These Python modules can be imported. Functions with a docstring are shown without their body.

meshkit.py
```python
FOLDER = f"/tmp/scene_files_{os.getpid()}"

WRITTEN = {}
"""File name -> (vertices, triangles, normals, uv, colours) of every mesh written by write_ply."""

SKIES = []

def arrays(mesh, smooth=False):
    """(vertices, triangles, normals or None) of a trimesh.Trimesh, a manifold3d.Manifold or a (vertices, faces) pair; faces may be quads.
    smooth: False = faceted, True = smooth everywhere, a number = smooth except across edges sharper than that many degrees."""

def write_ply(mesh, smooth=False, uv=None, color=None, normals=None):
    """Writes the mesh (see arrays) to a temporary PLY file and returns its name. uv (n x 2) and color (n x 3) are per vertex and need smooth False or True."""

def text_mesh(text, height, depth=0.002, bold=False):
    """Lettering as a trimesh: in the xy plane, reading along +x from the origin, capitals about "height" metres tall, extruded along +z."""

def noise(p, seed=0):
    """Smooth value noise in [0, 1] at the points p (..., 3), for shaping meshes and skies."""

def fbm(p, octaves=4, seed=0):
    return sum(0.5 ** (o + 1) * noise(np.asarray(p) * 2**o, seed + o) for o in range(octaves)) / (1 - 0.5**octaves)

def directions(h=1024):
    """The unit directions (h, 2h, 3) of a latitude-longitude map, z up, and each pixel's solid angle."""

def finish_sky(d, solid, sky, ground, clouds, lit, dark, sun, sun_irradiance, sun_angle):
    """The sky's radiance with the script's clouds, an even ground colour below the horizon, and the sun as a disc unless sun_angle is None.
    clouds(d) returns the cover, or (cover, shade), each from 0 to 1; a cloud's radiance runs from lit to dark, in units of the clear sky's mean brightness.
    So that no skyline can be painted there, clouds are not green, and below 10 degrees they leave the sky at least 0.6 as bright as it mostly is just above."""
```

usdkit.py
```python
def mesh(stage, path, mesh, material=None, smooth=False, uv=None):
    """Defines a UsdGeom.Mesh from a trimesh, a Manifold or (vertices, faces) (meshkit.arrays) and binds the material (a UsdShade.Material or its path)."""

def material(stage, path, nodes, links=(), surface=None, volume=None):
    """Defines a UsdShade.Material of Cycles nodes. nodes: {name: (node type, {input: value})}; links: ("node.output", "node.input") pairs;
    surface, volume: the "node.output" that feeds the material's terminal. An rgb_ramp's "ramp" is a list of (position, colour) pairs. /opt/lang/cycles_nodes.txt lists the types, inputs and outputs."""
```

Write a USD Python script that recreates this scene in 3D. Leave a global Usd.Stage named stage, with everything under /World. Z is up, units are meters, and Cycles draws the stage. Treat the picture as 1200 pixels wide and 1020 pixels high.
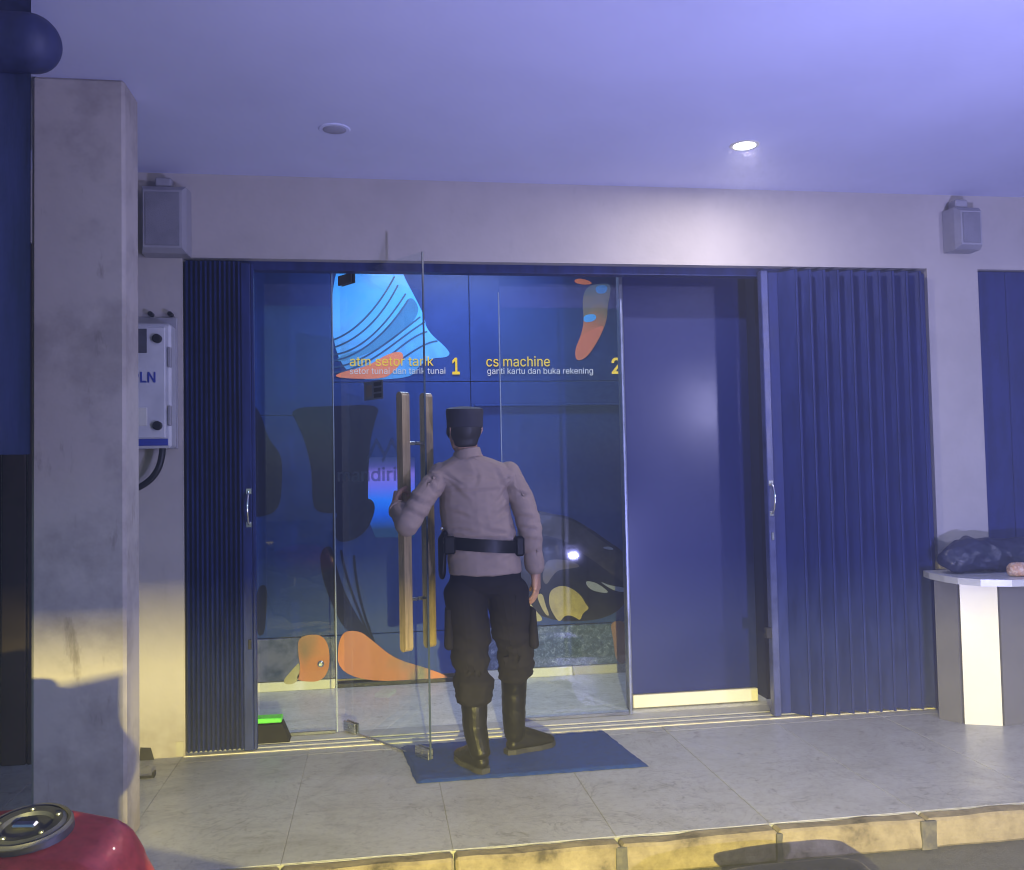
import math, random
import numpy as np
import trimesh
import manifold3d as m3
import usdkit, meshkit
from shapely.geometry import Polygon, LineString, box as sbox
from shapely.ops import unary_union
from pxr import Usd, UsdGeom, UsdLux, UsdShade, Gf, Sdf

rng = random.Random(7)
stage = Usd.Stage.CreateInMemory()
UsdGeom.SetStageUpAxis(stage, UsdGeom.Tokens.z)
UsdGeom.SetStageMetersPerUnit(stage, 1.0)
UsdGeom.Xform.Define(stage, '/World')
UsdGeom.Scope.Define(stage, '/World/Looks')

# ------------------------------------------------------------------ camera
YAW, PITCH, ROLL, FPX = 0.149905, 0.040617, 0.020301, 1050.0
CAM = np.array([0.0, -4.7689, 1.40])
def _axes():
    cy, sy, cp, sp = math.cos(YAW), math.sin(YAW), math.cos(PITCH), math.sin(PITCH)
    f = np.array([sy * cp, cy * cp, sp]); r = np.array([cy, -sy, 0.0]); u = np.cross(r, f)
    c, s = math.cos(ROLL), math.sin(ROLL)
    return c * r - s * u, s * r + c * u, f
CR, CU, CF = _axes()
cam = UsdGeom.Camera.Define(stage, '/World/camera')
cam.CreateHorizontalApertureAttr(36.0)
cam.CreateVerticalApertureAttr(36.0 * 1020 / 1200)
cam.CreateFocalLengthAttr(36.0 * FPX / 1200)
cam.CreateClippingRangeAttr(Gf.Vec2f(0.05, 1000))
M4 = Gf.Matrix4d(*CR, 0, *CU, 0, *(-CF), 0, *CAM, 1)
cam.AddTransformOp().Set(M4)
cam.CreateExposureAttr(0.0)

# ------------------------------------------------------------------ sky (late dusk; the sun is down, so there is no sun lamp)
SUN_EL, SUN_ROT = math.radians(12), math.radians(10)
usdkit.material(stage, '/World/Looks/sky', {
    's': ('sky_texture', {'sky_type': 'single_scattering', 'sun_disc': False, 'sun_elevation': SUN_EL, 'sun_rotation': SUN_ROT, 'ozone_density': 4.0}),
    'b': ('background_shader', {'strength': 0.15})}, [('s.color', 'b.color')])
_m = UsdShade.Material.Get(stage, '/World/Looks/sky')
_m.CreateSurfaceOutput('cycles').ConnectToSource(UsdShade.Shader.Get(stage, '/World/Looks/sky/b').ConnectableAPI(), 'background')
dome = UsdLux.DomeLight.Define(stage, '/World/sky')
UsdShade.MaterialBindingAPI.Apply(dome.GetPrim()).Bind(_m)
dome.GetPrim().SetCustomDataByKey('kind', 'structure')

DOWNLIGHT_P, HEAD_P, STREET_P, ROOM_P, FLOOD_P = 6.0, 185.0, 230.0, 9.0, 68.0

# ------------------------------------------------------------------ helpers
_used = {}
def numbered(path):
    k = _used.get(path, 0); _used[path] = k + 1
    return path if k == 0 else '%s_%03d' % (path, k)
def mat(name, color, rough=0.6, metal=0.0, var=0.25, scale=6.0, bump=0.0, bscale=40.0, dark=None, spec=0.5, coat=0.0, stretch=(1, 1, 1), detail=6.0, cells=None, extra=None):
    """procedural principled material; colour wanders between 'dark' and 'color' with object-space noise"""
    color = np.array(color, float)
    dk = np.array(dark, float) if dark is not None else color * (1 - var)
    lt = np.minimum(color * (1 + var * 0.5), 1.0) if dark is None else color
    nodes = {'tc': ('texture_coordinate', {}), 'mp': ('mapping', {'scale': stretch}),
             'n': ('noise_texture', {'scale': scale, 'detail': detail, 'roughness': 0.6}),
             'r': ('rgb_ramp', {'ramp': [(0.3, tuple(dk)), (0.55, tuple(color)), (0.75, tuple(lt))]}),
             'rr': ('map_range', {'from_min': 0.3, 'from_max': 0.7, 'to_min': max(rough - 0.08, 0.02), 'to_max': min(rough + 0.1, 1.0), 'clamp': True}),
             'p': ('principled_bsdf', {'metallic': metal, 'specular_ior_level': spec, 'coat_weight': coat})}
    links = [('tc.object', 'mp.vector'), ('mp.vector', 'n.vector'), ('n.fac', 'r.fac'), ('r.color', 'p.base_color'), ('n.fac', 'rr.value'), ('rr.result', 'p.roughness')]
    if bump > 0:
        nodes['n2'] = ('noise_texture', {'scale': bscale, 'detail': 4.0})
        nodes['b'] = ('bump', {'strength': min(bump, 1.0), 'distance': 0.004})
        links += [('mp.vector', 'n2.vector'), ('n2.fac', 'b.height'), ('b.normal', 'p.normal')]
    return usdkit.material(stage, '/World/Looks/' + name, nodes, links, surface='p.BSDF')
def emit(name, color, strength):
    return usdkit.material(stage, '/World/Looks/' + name, {'e': ('emission', {'color': color, 'strength': strength})}, surface='e.emission')
def tag(p, label=None, cat=None, group=None, kind=None):
    p = p.GetPrim() if hasattr(p, 'GetPrim') else p
    for k, v in (('label', label), ('category', cat), ('group', group), ('kind', kind)):
        if v: p.SetCustomDataByKey(k, v)
    return p
def thing(name, label, cat, loc=(0, 0, 0), rotz=0.0, group=None):
    x = UsdGeom.Xform.Define(stage, numbered('/World/' + name))
    x.AddTranslateOp().Set(Gf.Vec3d(*map(float, loc)))
    if rotz: x.AddRotateZOp().Set(math.degrees(rotz))
    return tag(x, label, cat, group)
def obj(name, mesh, m, parent=None, smooth=False, label=None):
    base = str(parent.GetPath()) if parent is not None else '/World'
    p = usdkit.mesh(stage, numbered(base + '/' + name), mesh, m, smooth=smooth).GetPrim()
    if label: p.SetCustomDataByKey('label', label)
    return p
def struct(name, mesh, m, smooth=False):
    return tag(obj(name, mesh, m, None, smooth), kind='structure')
def cat_(*ms): return trimesh.util.concatenate([x for x in ms if x is not None])
def box(x0, x1, y0, y1, z0, z1):
    b = trimesh.creation.box((abs(x1 - x0), abs(y1 - y0), abs(z1 - z0)))
    b.apply_translation(((x0 + x1) / 2, (y0 + y1) / 2, (z0 + z1) / 2)); return b
def cbox(x0, x1, y0, y1, z0, z1, c=0.005):
    """box with chamfered edges"""
    x0, x1 = sorted((x0, x1)); y0, y1 = sorted((y0, y1)); z0, z1 = sorted((z0, z1))
    c = min(c, (x1 - x0) * .45, (y1 - y0) * .45, (z1 - z0) * .45); pts = []
    for X, sx in ((x0, 1), (x1, -1)):
        for Y, sy in ((y0, 1), (y1, -1)):
            for Z, sz in ((z0, 1), (z1, -1)):
                pts += [(X + sx * c, Y + sy * c, Z), (X + sx * c, Y, Z + sz * c), (X, Y + sy * c, Z + sz * c)]
    return trimesh.Trimesh(np.array(pts)).convex_hull
def tube(pts, r, n=10, cap=True):
    pts = np.array(pts, float); rs = np.broadcast_to(np.asarray(r, float), (len(pts),))
    t = np.gradient(pts, axis=0); t /= np.linalg.norm(t, axis=1, keepdims=True)
    ref = np.array([0, 0, 1.0]) if abs(t[0][2]) < .9 else np.array([1.0, 0, 0])
    v = []; a = np.linspace(0, 2 * np.pi, n, endpoint=False)
    x = np.cross(ref, t[0]); x /= np.linalg.norm(x)
    for p, d, q in zip(pts, t, rs):
        x = x - d * (x @ d); x /= np.linalg.norm(x); y = np.cross(d, x)
        v += [p + q * (math.cos(b) * x + math.sin(b) * y) for b in a]
    f = []
    for i in range(len(pts) - 1):
        for k in range(n):
            A, B, C, D = i * n + k, i * n + (k + 1) % n, (i + 1) * n + (k + 1) % n, (i + 1) * n + k
            f += [(A, B, C), (A, C, D)]
    if cap:
        v += [pts[0], pts[-1]]; L = len(v)
        for k in range(n):
            f += [(L - 2, (k + 1) % n, k), (L - 1, (len(pts) - 1) * n + k, (len(pts) - 1) * n + (k + 1) % n)]
    return trimesh.Trimesh(np.array(v), np.array(f), process=False)
def bezier(pts, n=24):
    pts = np.array(pts, float); t = np.linspace(0, 1, n)[:, None]; out = 0
    k = len(pts) - 1
    for i, p in enumerate(pts): out = out + math.comb(k, i) * t ** i * (1 - t) ** (k - i) * p
    return out
def lathe(profile, n=40, center=(0, 0, 0)):
    m = trimesh.creation.revolve(np.array(profile, float), sections=n); m.apply_translation(center); return m
def extr(poly, d):
    gs = getattr(poly, 'geoms', [poly])
    return cat_(*[trimesh.creation.extrude_polygon(g, d, engine='earcut') for g in gs if g.area > 1e-8])
def upright(m, y):
    """mesh in the xy plane, extruded along z -> standing in the xz plane, facing -y, back at y"""
    v = m.vertices.copy(); m = m.copy(); m.vertices = np.stack([v[:, 0], y - v[:, 2], v[:, 1]], 1); return m
def at(px, py, y):
    """the point of the vertical plane Y=y that the photograph shows at pixel (px, py)"""
    v = CF + (px - 600) / FPX * CR - (py - 510) / FPX * CU
    return CAM + (y - CAM[1]) / v[1] * v
def pxpoly(pts, y, smooth=0.0):
    q = [tuple(at(a, b, y)[[0, 2]]) for a, b in pts]
    if smooth:
        c = np.array(q + q[:1]); 
        for _ in range(3):
            a = c[:-1] * .75 + c[1:] * .25; b = c[:-1] * .25 + c[1:] * .75
            c = np.empty((2 * len(a), 2)); c[0::2] = a; c[1::2] = b; c = np.vstack([c, c[:1]])
        q = c[:-1]
    return Polygon(q).buffer(0)
def text(s, x0, x1, z, h, y, bold=False, depth=0.003):
    m = meshkit.text_mesh(s, h, depth, bold); b = m.bounds
    m.vertices[:, 0] = x0 + (m.vertices[:, 0] - b[0][0]) / (b[1][0] - b[0][0]) * (x1 - x0)
    m.vertices[:, 1] += z
    return upright(m, y)

# ------------------------------------------------------------------ materials
def wall_mat(name, base, stain, grime_z=0.0, grime=(.8, .78, .76)):
    nodes = {'g': ('geometry', {}), 'sx': ('separate_xyz', {}),
             'n1': ('noise_texture', {'scale': 2.2, 'detail': 8.0, 'roughness': 0.65}),
             'mp': ('mapping', {'scale': (9, 9, 2.2)}), 'n2': ('noise_texture', {'scale': 1.0, 'detail': 6.0, 'roughness': 0.7}),
             'r1': ('rgb_ramp', {'ramp': [(0.38, stain), (0.52, base), (0.8, tuple(min(1, c * 1.08) for c in base))]}),
             'r2': ('rgb_ramp', {'ramp': [(0.28, grime), (0.40, (1, 1, 1)), (1, (1, 1, 1))]}),
             'mr': ('map_range', {'from_min': grime_z, 'from_max': grime_z + 0.35, 'to_min': 1.0, 'to_max': 0.0, 'clamp': True}),
             'n3': ('noise_texture', {'scale': 14.0, 'detail': 6.0}),
             'mm': ('math', {'math_type': 'multiply'}), 'gr': ('mix', {'mix_type': 'multiply', 'color2': (0.42, 0.38, 0.3)}),
             'mu': ('mix', {'mix_type': 'multiply', 'fac': 1.0}), 'bp': ('bump', {'strength': 0.35, 'distance': 0.006}),
             'p': ('principled_bsdf', {'roughness': 0.85, 'specular_ior_level': 0.25})}
    links = [('g.position', 'n1.vector'), ('g.position', 'mp.vector'), ('mp.vector', 'n2.vector'), ('g.position', 'sx.vector'), ('g.position', 'n3.vector'),
             ('n1.fac', 'r1.fac'), ('n2.fac', 'r2.fac'), ('r1.color', 'mu.color1'), ('r2.color', 'mu.color2'),
             ('sx.z', 'mr.value'), ('mr.result', 'mm.value1'), ('n3.fac', 'mm.value2'), ('mm.value', 'gr.fac'), ('mu.color', 'gr.color1'),
             ('gr.color', 'p.base_color'), ('n3.fac', 'bp.height'), ('bp.normal', 'p.normal')]
    return usdkit.material(stage, '/World/Looks/' + name, nodes, links, surface='p.BSDF')
WALL = wall_mat('cream_wall', (0.42, 0.385, 0.36), (0.39, 0.357, 0.333), grime=(.9, .89, .88))
PILLAR = wall_mat('stained_plaster', (0.41, 0.37, 0.34), (0.30, 0.27, 0.25), grime=(.6, .58, .55))
CEIL = mat('lilac_ceiling', (0.63, 0.64, 0.84), 0.8, var=0.07, scale=1.4, bump=0.1, bscale=60)  # lilac of the violet veil is put into this base colour
NAVY = mat('navy_panel', (0.022, 0.032, 0.165), 0.32, var=0.2, scale=3, spec=0.5, bump=0.03, bscale=220)
NAVYM = mat('navy_matt', (0.026, 0.045, 0.20), 0.5, var=0.2, scale=3)
SHUT = mat('navy_shutter', (0.013, 0.022, 0.118), 0.45, var=0.3, scale=7, stretch=(3, 3, 0.6), bump=0.04, bscale=40, spec=.25)
SHUTD = mat('dark_shutter', (0.016, 0.027, 0.12), 0.45, var=0.45, scale=7, stretch=(3, 3, 0.6), bump=0.14, bscale=40, spec=.2)
STEEL = mat('brushed_steel', (0.62, 0.62, 0.60), 0.25, metal=1.0, var=0.12, scale=30, stretch=(1, 1, 8))
CHROME = mat('worn_chrome', (0.72, 0.72, 0.72), 0.15, metal=1.0, var=0.1)
ALU = mat('dark_aluminium', (0.12, 0.13, 0.17), 0.4, metal=0.7, var=0.2, scale=12)
CREAM = mat('cream_skirting', (0.62, 0.60, 0.50), 0.45, var=0.12, scale=5)
WOOD = mat('handle_wood', (0.33, 0.25, 0.13), 0.32, var=0.3, scale=9, stretch=(8, 8, 0.7), bump=0.06, coat=0.3)
WHITEB = mat('white_laminate', (0.58, 0.57, 0.52), 0.4, var=0.06, scale=4)
GREYB = mat('grey_laminate', (0.10, 0.10, 0.125), 0.5, var=0.08, scale=4)  # dark tone is painted shade, for panels out of the headlamp beam
LIGHTG = mat('pale_grey_top', (0.45, 0.46, 0.52), 0.3, var=0.06, scale=4)
BLACKP = mat('black_plastic', (0.014, 0.014, 0.018), 0.4, var=0.3, spec=.3)
RUBBER = mat('black_rubber', (0.015, 0.015, 0.016), 0.7, var=0.3)
GREYP = mat('grey_plastic', (0.31, 0.30, 0.33), 0.5, var=0.15)
BOXW = mat('meter_box_white', (0.50, 0.50, 0.54), 0.45, var=0.12, scale=8)
YELLOW = mat('sign_yellow', (0.85, 0.62, 0.05), 0.5, var=0.05)
WHITE = mat('sign_white', (0.80, 0.80, 0.82), 0.5, var=0.05)
SIGNBLUE = mat('sign_blue', (0.03, 0.05, 0.30), 0.4, var=0.05)
def glass_mat(name, tint, rough, refl=1.0):
    return usdkit.material(stage, '/World/Looks/' + name, {
        'f0': ('fresnel', {'IOR': 1.6}), 'ge': ('geometry', {}), 'iv': ('math', {'math_type': 'subtract', 'value1': 1.0}), 'f': ('math', {'math_type': 'multiply'}), 't': ('transparent_bsdf', {'color': tint}), 'g': ('glossy_bsdf', {'color': (refl, refl, refl), 'roughness': rough}),
        'm': ('mix_closure', {})}, [('ge.backfacing', 'iv.value2'), ('f0.fac', 'f.value1'), ('iv.value', 'f.value2'), ('f.value', 'm.fac'), ('t.BSDF', 'm.closure1'), ('g.BSDF', 'm.closure2')], surface='m.closure')
GLASS = glass_mat('pane_glass', (0.93, 0.96, 0.97), 0.02)
GLEDGE = mat('glass_edge', (0.30, 0.36, 0.42), 0.15, var=0.1, spec=0.8)
GLEDGED = mat('glass_edge_dark', (0.05, 0.07, 0.10), 0.15, var=0.1, spec=0.8)

# ------------------------------------------------------------------ setting: road, plaza, kerb, ceiling
def floor_mat(name, c, joint=False):
    nodes = {'g': ('geometry', {}), 'n1': ('noise_texture', {'scale': 1.6, 'detail': 8.0, 'roughness': 0.7, 'distortion': 0.6}),
             'mp': ('mapping', {'scale': (2.6, 5.5, 1), 'rotation': (0, 0, 0.5)}), 'n2': ('noise_texture', {'scale': 1.5, 'detail': 9.0, 'roughness': 0.75, 'distortion': 1.2}),
             'n3': ('noise_texture', {'scale': 38.0, 'detail': 5.0, 'roughness': 0.7}),
             'r1': ('rgb_ramp', {'ramp': [(0.3, tuple(x * 0.72 for x in c)), (0.55, c), (0.8, tuple(x * 1.1 for x in c))]}),
             'r2': ('rgb_ramp', {'ramp': [(0.30, (0.46, 0.45, 0.43)), (0.38, (0.88, 0.88, 0.87)), (0.48, (1, 1, 1)), (1, (1, 1, 1))]}),
             'r3': ('rgb_ramp', {'ramp': [(0.3, (0.8, 0.8, 0.8)), (0.5, (1, 1, 1))]}),
             'n4': ('noise_texture', {'scale': 3.2, 'detail': 3.0, 'roughness': 0.55, 'distortion': 3.5}), 'r4': ('rgb_ramp', {'ramp': [(0.0, (1, 1, 1)), (0.475, (1, 1, 1)), (0.497, (.62, .61, .6)), (0.515, (1, 1, 1)), (1, (1, 1, 1))]}),
             'n5': ('noise_texture', {'scale': 2.1, 'detail': 7.0, 'roughness': 0.8}), 'r5': ('rgb_ramp', {'ramp': [(0.40, (0, 0, 0)), (0.58, (1, 1, 1))]}), 'm4': ('mix', {'mix_type': 'multiply'}),
             'n6': ('noise_texture', {'scale': 11.0, 'detail': 6.0, 'roughness': 0.75, 'distortion': 1.5}), 'r6': ('rgb_ramp', {'ramp': [(0.33, (.55, .54, .53)), (0.40, (1, 1, 1))]}), 'm5': ('mix', {'mix_type': 'multiply', 'fac': 0.9}),
             'oi': ('object_info', {}), 'ov': ('map_range', {'to_min': 0.93, 'to_max': 1.03}),
             'm1': ('mix', {'mix_type': 'multiply', 'fac': 1.0}), 'm2': ('mix', {'mix_type': 'multiply', 'fac': 1.0}), 'm3': ('mix', {'mix_type': 'multiply', 'fac': 1.0}),
             'rg': ('map_range', {'from_min': 0.3, 'from_max': 0.7, 'to_min': 0.55, 'to_max': 0.20, 'clamp': True}),
             'bp': ('bump', {'strength': 0.12, 'distance': 0.002}), 'p': ('principled_bsdf', {'specular_ior_level': 0.4})}
    links = [('g.position', 'n1.vector'), ('g.position', 'mp.vector'), ('mp.vector', 'n2.vector'), ('g.position', 'n3.vector'), ('n1.fac', 'r1.fac'), ('n2.fac', 'r2.fac'), ('n3.fac', 'r3.fac'),
             ('r1.color', 'm1.color1'), ('r2.color', 'm1.color2'), ('m1.color', 'm2.color1'), ('r3.color', 'm2.color2'), ('oi.random', 'ov.value'), ('m2.color', 'm3.color1'), ('ov.result', 'm3.color2'),
             ('g.position', 'n4.vector'), ('g.position', 'n5.vector'), ('g.position', 'n6.vector'), ('n4.fac', 'r4.fac'), ('n5.fac', 'r5.fac'), ('n6.fac', 'r6.fac'), ('m3.color', 'm4.color1'), ('r4.color', 'm4.color2'), ('r5.color', 'm4.fac'), ('m4.color', 'm5.color1'), ('r6.color', 'm5.color2'), ('m5.color', 'p.base_color'), ('n1.fac', 'rg.value'), ('rg.result', 'p.roughness'), ('n3.fac', 'bp.height'), ('bp.normal', 'p.normal')]
    return usdkit.material(stage, '/World/Looks/' + name, nodes, links, surface='p.BSDF')
TILE = floor_mat('plaza_tile', (0.32, 0.323, 0.355))
ITILE = floor_mat('room_tile', (0.62, 0.62, 0.62))
ROAD = mat('asphalt', (0.055, 0.055, 0.058), 0.85, var=0.4, scale=20, bump=0.8, bscale=120)
GROUT = mat('grout', (0.27, 0.27, 0.272), 0.9)

RZ = -0.12
road = struct('road', trimesh.Trimesh([(-25, -26, RZ), (25, -26, RZ), (25, 12, RZ), (-25, 12, RZ)], [(0, 1, 2), (0, 2, 3)]), ROAD)
pl = UsdGeom.Xform.Define(stage, '/World/plaza_floor').GetPrim(); tag(pl, kind='structure')
obj('bed', box(-8, 9, -1.38, 1.6, RZ, -0.0045), GROUT, pl)
joints = [-0.365 + 0.6235 * k for k in range(-3, 9)]
def tile_mesh(x0, x1, y0, y1, dz):
    return cbox(x0 + .0010, x1 - .0010, y0 + .0010, y1 - .0010, -0.004, dz, 0.0012)
ys = [-1.38, -0.10, 0.06]
for i in range(len(joints) - 1):
    for k in range(2):
        obj('floor_tile', tile_mesh(joints[i], joints[i + 1], ys[k], ys[k + 1], rng.uniform(-.0006, .0006)), TILE, pl)
# kerb of cast blocks with dark bands at the joints
def kerb_mat():
    nodes = {'g': ('geometry', {}), 'n1': ('noise_texture', {'scale': 5.0, 'detail': 9.0, 'roughness': 0.7}), 'n2': ('noise_texture', {'scale': 30.0, 'detail': 6.0}),
             'r1': ('rgb_ramp', {'ramp': [(0.36, (0.05, 0.04, 0.028)), (0.45, (0.15, 0.12, 0.078)), (0.56, (0.21, 0.172, 0.11)), (0.72, (0.27, 0.225, 0.15))]}),
             'bp': ('bump', {'strength': 0.6, 'distance': 0.006}), 'p': ('principled_bsdf', {'roughness': 0.85, 'specular_ior_level': 0.2})}
    return usdkit.material(stage, '/World/Looks/kerb_paint', nodes, [('g.position', 'n1.vector'), ('g.position', 'n2.vector'), ('n1.fac', 'r1.fac'), ('r1.color', 'p.base_color'), ('n2.fac', 'bp.height'), ('bp.normal', 'p.normal')], surface='p.BSDF')
KERB = kerb_mat()
KBAND = mat('kerb_black_paint', (0.05, 0.047, 0.045), 0.8, var=0.3, scale=20, dark=(0.12, 0.105, 0.07))
kb = UsdGeom.Xform.Define(stage, '/World/kerb').GetPrim(); tag(kb, kind='structure')
for i in range(len(joints) - 1):
    m = cbox(joints[i] + .003, joints[i + 1] - .003, -1.455, -1.382, RZ, -0.001, 0.01).subdivide().subdivide().subdivide()
    m.vertices[:, 1] += (meshkit.fbm(m.vertices * 9, 4, 3) - .5) * .018
    m.vertices[:, 2] += (meshkit.fbm(m.vertices * 9 + 5, 4, 5) - .62) * .014 * (m.vertices[:, 2] > -.03)
    obj('kerb_block', m, KERB, kb)
for j, w in ((joints[5], .022), (joints[6], .012), (joints[7], .032), (joints[8], .03)):
    m = cbox(j - w, j + w, -1.4630, -1.45, RZ, -.010, .002).subdivide().subdivide(); m.vertices[:, 0] += (meshkit.fbm(m.vertices * 25, 3, 8) - .5) * .012
    obj('painted_band', m, KBAND, kb)
ceil = struct('ceiling', box(-8, 9, -3.2, 0.0, 2.972, 3.15), CEIL)
irm = struct('room_floor', box(-0.99, 3.3, 0.262, 1.30, -0.004, 0.0), ITILE)
struct('threshold', cat_(box(-0.985, 3.2, 0.063, 0.10, -0.03, 0.004), box(-0.985, 3.2, 0.135, 0.26, -0.03, 0.004)), mat('threshold_stone', (0.36, 0.36, 0.38), 0.45, var=0.2, scale=10))
struct('shutter_track', cat_(box(-0.985, 3.2, 0.102, 0.133, -0.03, -0.008)), BLACKP)
m_ = box(-0.98, 3.19, -0.012, 0.010, -0.003, 0.0045).subdivide().subdivide().subdivide().subdivide()
struct('threshold_nosing', m_, mat('pale_nosing', (0.60, 0.55, 0.42), 0.6, var=0.25, scale=14))

# ------------------------------------------------------------------ building shell
b = thing('shopfront_building', 'cream plastered shopfront wall with a wide opening under a canopy coloured with the violet veil', 'building')
obj('header', box(-0.975, 3.19, 0.0, 0.06, 2.535, 2.972), WALL, b)
obj('wall_pier', cat_(box(-1.48, -0.975, 0.0, 0.12, -0.02, 2.972)), WALL, b)
obj('column', box(3.19, 3.515, 0.0, 0.12, -0.02, 2.972), WALL, b)
obj('header', box(3.515, 9, 0.0, 0.06, 2.535, 2.972), WALL, b)
obj('header', box(-8, -1.48, 0.0, 0.06, 2.6, 2.972), WALL, b)
obj('upper_wall', box(-8, 9, -0.0, 0.2, 3.15, 6.5), WALL, b)
obj('back_wall', cat_(box(-8, 9, 1.45, 1.6, -.02, 6.5), box(-8, 9, 0.2, 1.45, 3.0, 3.1), box(-1.3, -1.0, 0.12, 1.45, 0, 3.0), box(3.35, 3.5, 0.12, 1.45, 0, 3.0)), WALL, b)
obj('skirting', box(3.195, 3.51, -0.008, -0.0, 0.0, 0.05), GREYP, b)
obj('lintel_track', cat_(box(-0.973, 3.188, 0.062, 0.13, 2.49, 2.56)), SHUTD, b)
obj('base_patch', box(-1.018, -0.982, -0.004, -0.0, 0.006, 0.075), mat('bare_cement', (0.36, 0.33, 0.25), 0.9), b)
obj('broken_corner', trimesh.Trimesh([(-1.19, -.02, 0), (-1.12, -.02, 0), (-1.19, -.002, .06), (-1.14, -.002, .055), (-1.125, -.002, 0), (-1.19, -.002, 0)]).convex_hull, mat('dark_rubble', (0.02, 0.018, 0.016), 0.9), b)

p = thing('plaster_pillar', 'square plaster pillar with peeling stained paint at the left', 'pillar')
pm = cbox(-1.305, -0.962, -1.12, -0.915, -0.004, 2.972, 0.012)
obj('shaft', pm, PILLAR, p)

# neighbouring bay at the far left
lf = thing('brown_shutter', 'brown folding shutter coloured dark for the unlit bay left of the pillar', 'shutter')
BROWN = mat('brown_shutter_paint', (0.035, 0.026, 0.023), 0.6, var=0.35, scale=5, spec=.2)  # near-black brown carries the darkness of the unlit bay
for k in range(16):
    x = -1.5 - 0.12 * k
    obj('slat', cbox(x - .112, x, .03, .05, 0, 2.6, .004), BROWN, lf)
tp = thing('blue_tarp', 'dark blue tarpaulin blind hanging left of the pillar under its thick roll', 'tarp')
TARP = mat('tarp_blue', (0.026, 0.032, 0.11), 0.55, var=0.3, scale=6, stretch=(4, 4, .7), bump=.3, bscale=12)
g = np.array([[(-1.083 - .045 * i, -1.75 + .018 * math.sin(i * .9) + .006 * math.sin(i * 2.3), 1.485 + .0873 * j) for i in range(36)] for j in range(18)]).reshape(-1, 3)
fs = [(j * 36 + i, j * 36 + i + 1, (j + 1) * 36 + i + 1, (j + 1) * 36 + i) for j in range(17) for i in range(35)]
sh = np.vstack([g, g + (0, .006, 0)]); n_ = len(g)
fs2 = fs + [(a + n_, d + n_, c + n_, b_ + n_) for a, b_, c, d in fs]
obj('sheet', (sh, fs2), TARP, tp, smooth=True)
cap = m3.Manifold.batch_hull([m3.Manifold.sphere(.092, 40).translate((-1.078, -1.76, 2.80)), m3.Manifold.sphere(.092, 40).translate((-2.7, -1.76, 2.80))])
obj('roll', cap, TARP, tp, smooth=50)

# ------------------------------------------------------------------ folding shutters
lsh = thing('folding_shutter', 'navy folding steel shutter pushed tightly together left of the glass', 'shutter')
npl = 12; x0, x1 = -0.972, -0.690
for k in range(npl):
    xa = x0 + (x1 - x0) * k / npl; xb = x0 + (x1 - x0) * (k + 1) / npl; xm = (xa * .35 + xb * .65)
    pts = [(xa, 0.026), (xm, -0.010), (xb, 0.026)]
    poly = LineString(pts).buffer(0.0035, cap_style=2, join_style=2).union(Polygon([(xm - .004, -.012), (xm + .004, -.012), (xm + .004, -.003), (xm - .004, -.003)]))
    m = extr(poly, 2.495); m.apply_translation((0, 0, 0.02)); obj('slat', m, SHUTD, lsh)
obj('end_post', cat_(cbox(-0.688, -0.640, -0.005, 0.05, 0.008, 2.51, .004)), SHUTD, lsh)
obj('post_web', cbox(-0.639, -0.625, 0.01, 0.045, 0.008, 2.51, .002), SHUTD, lsh)
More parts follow.
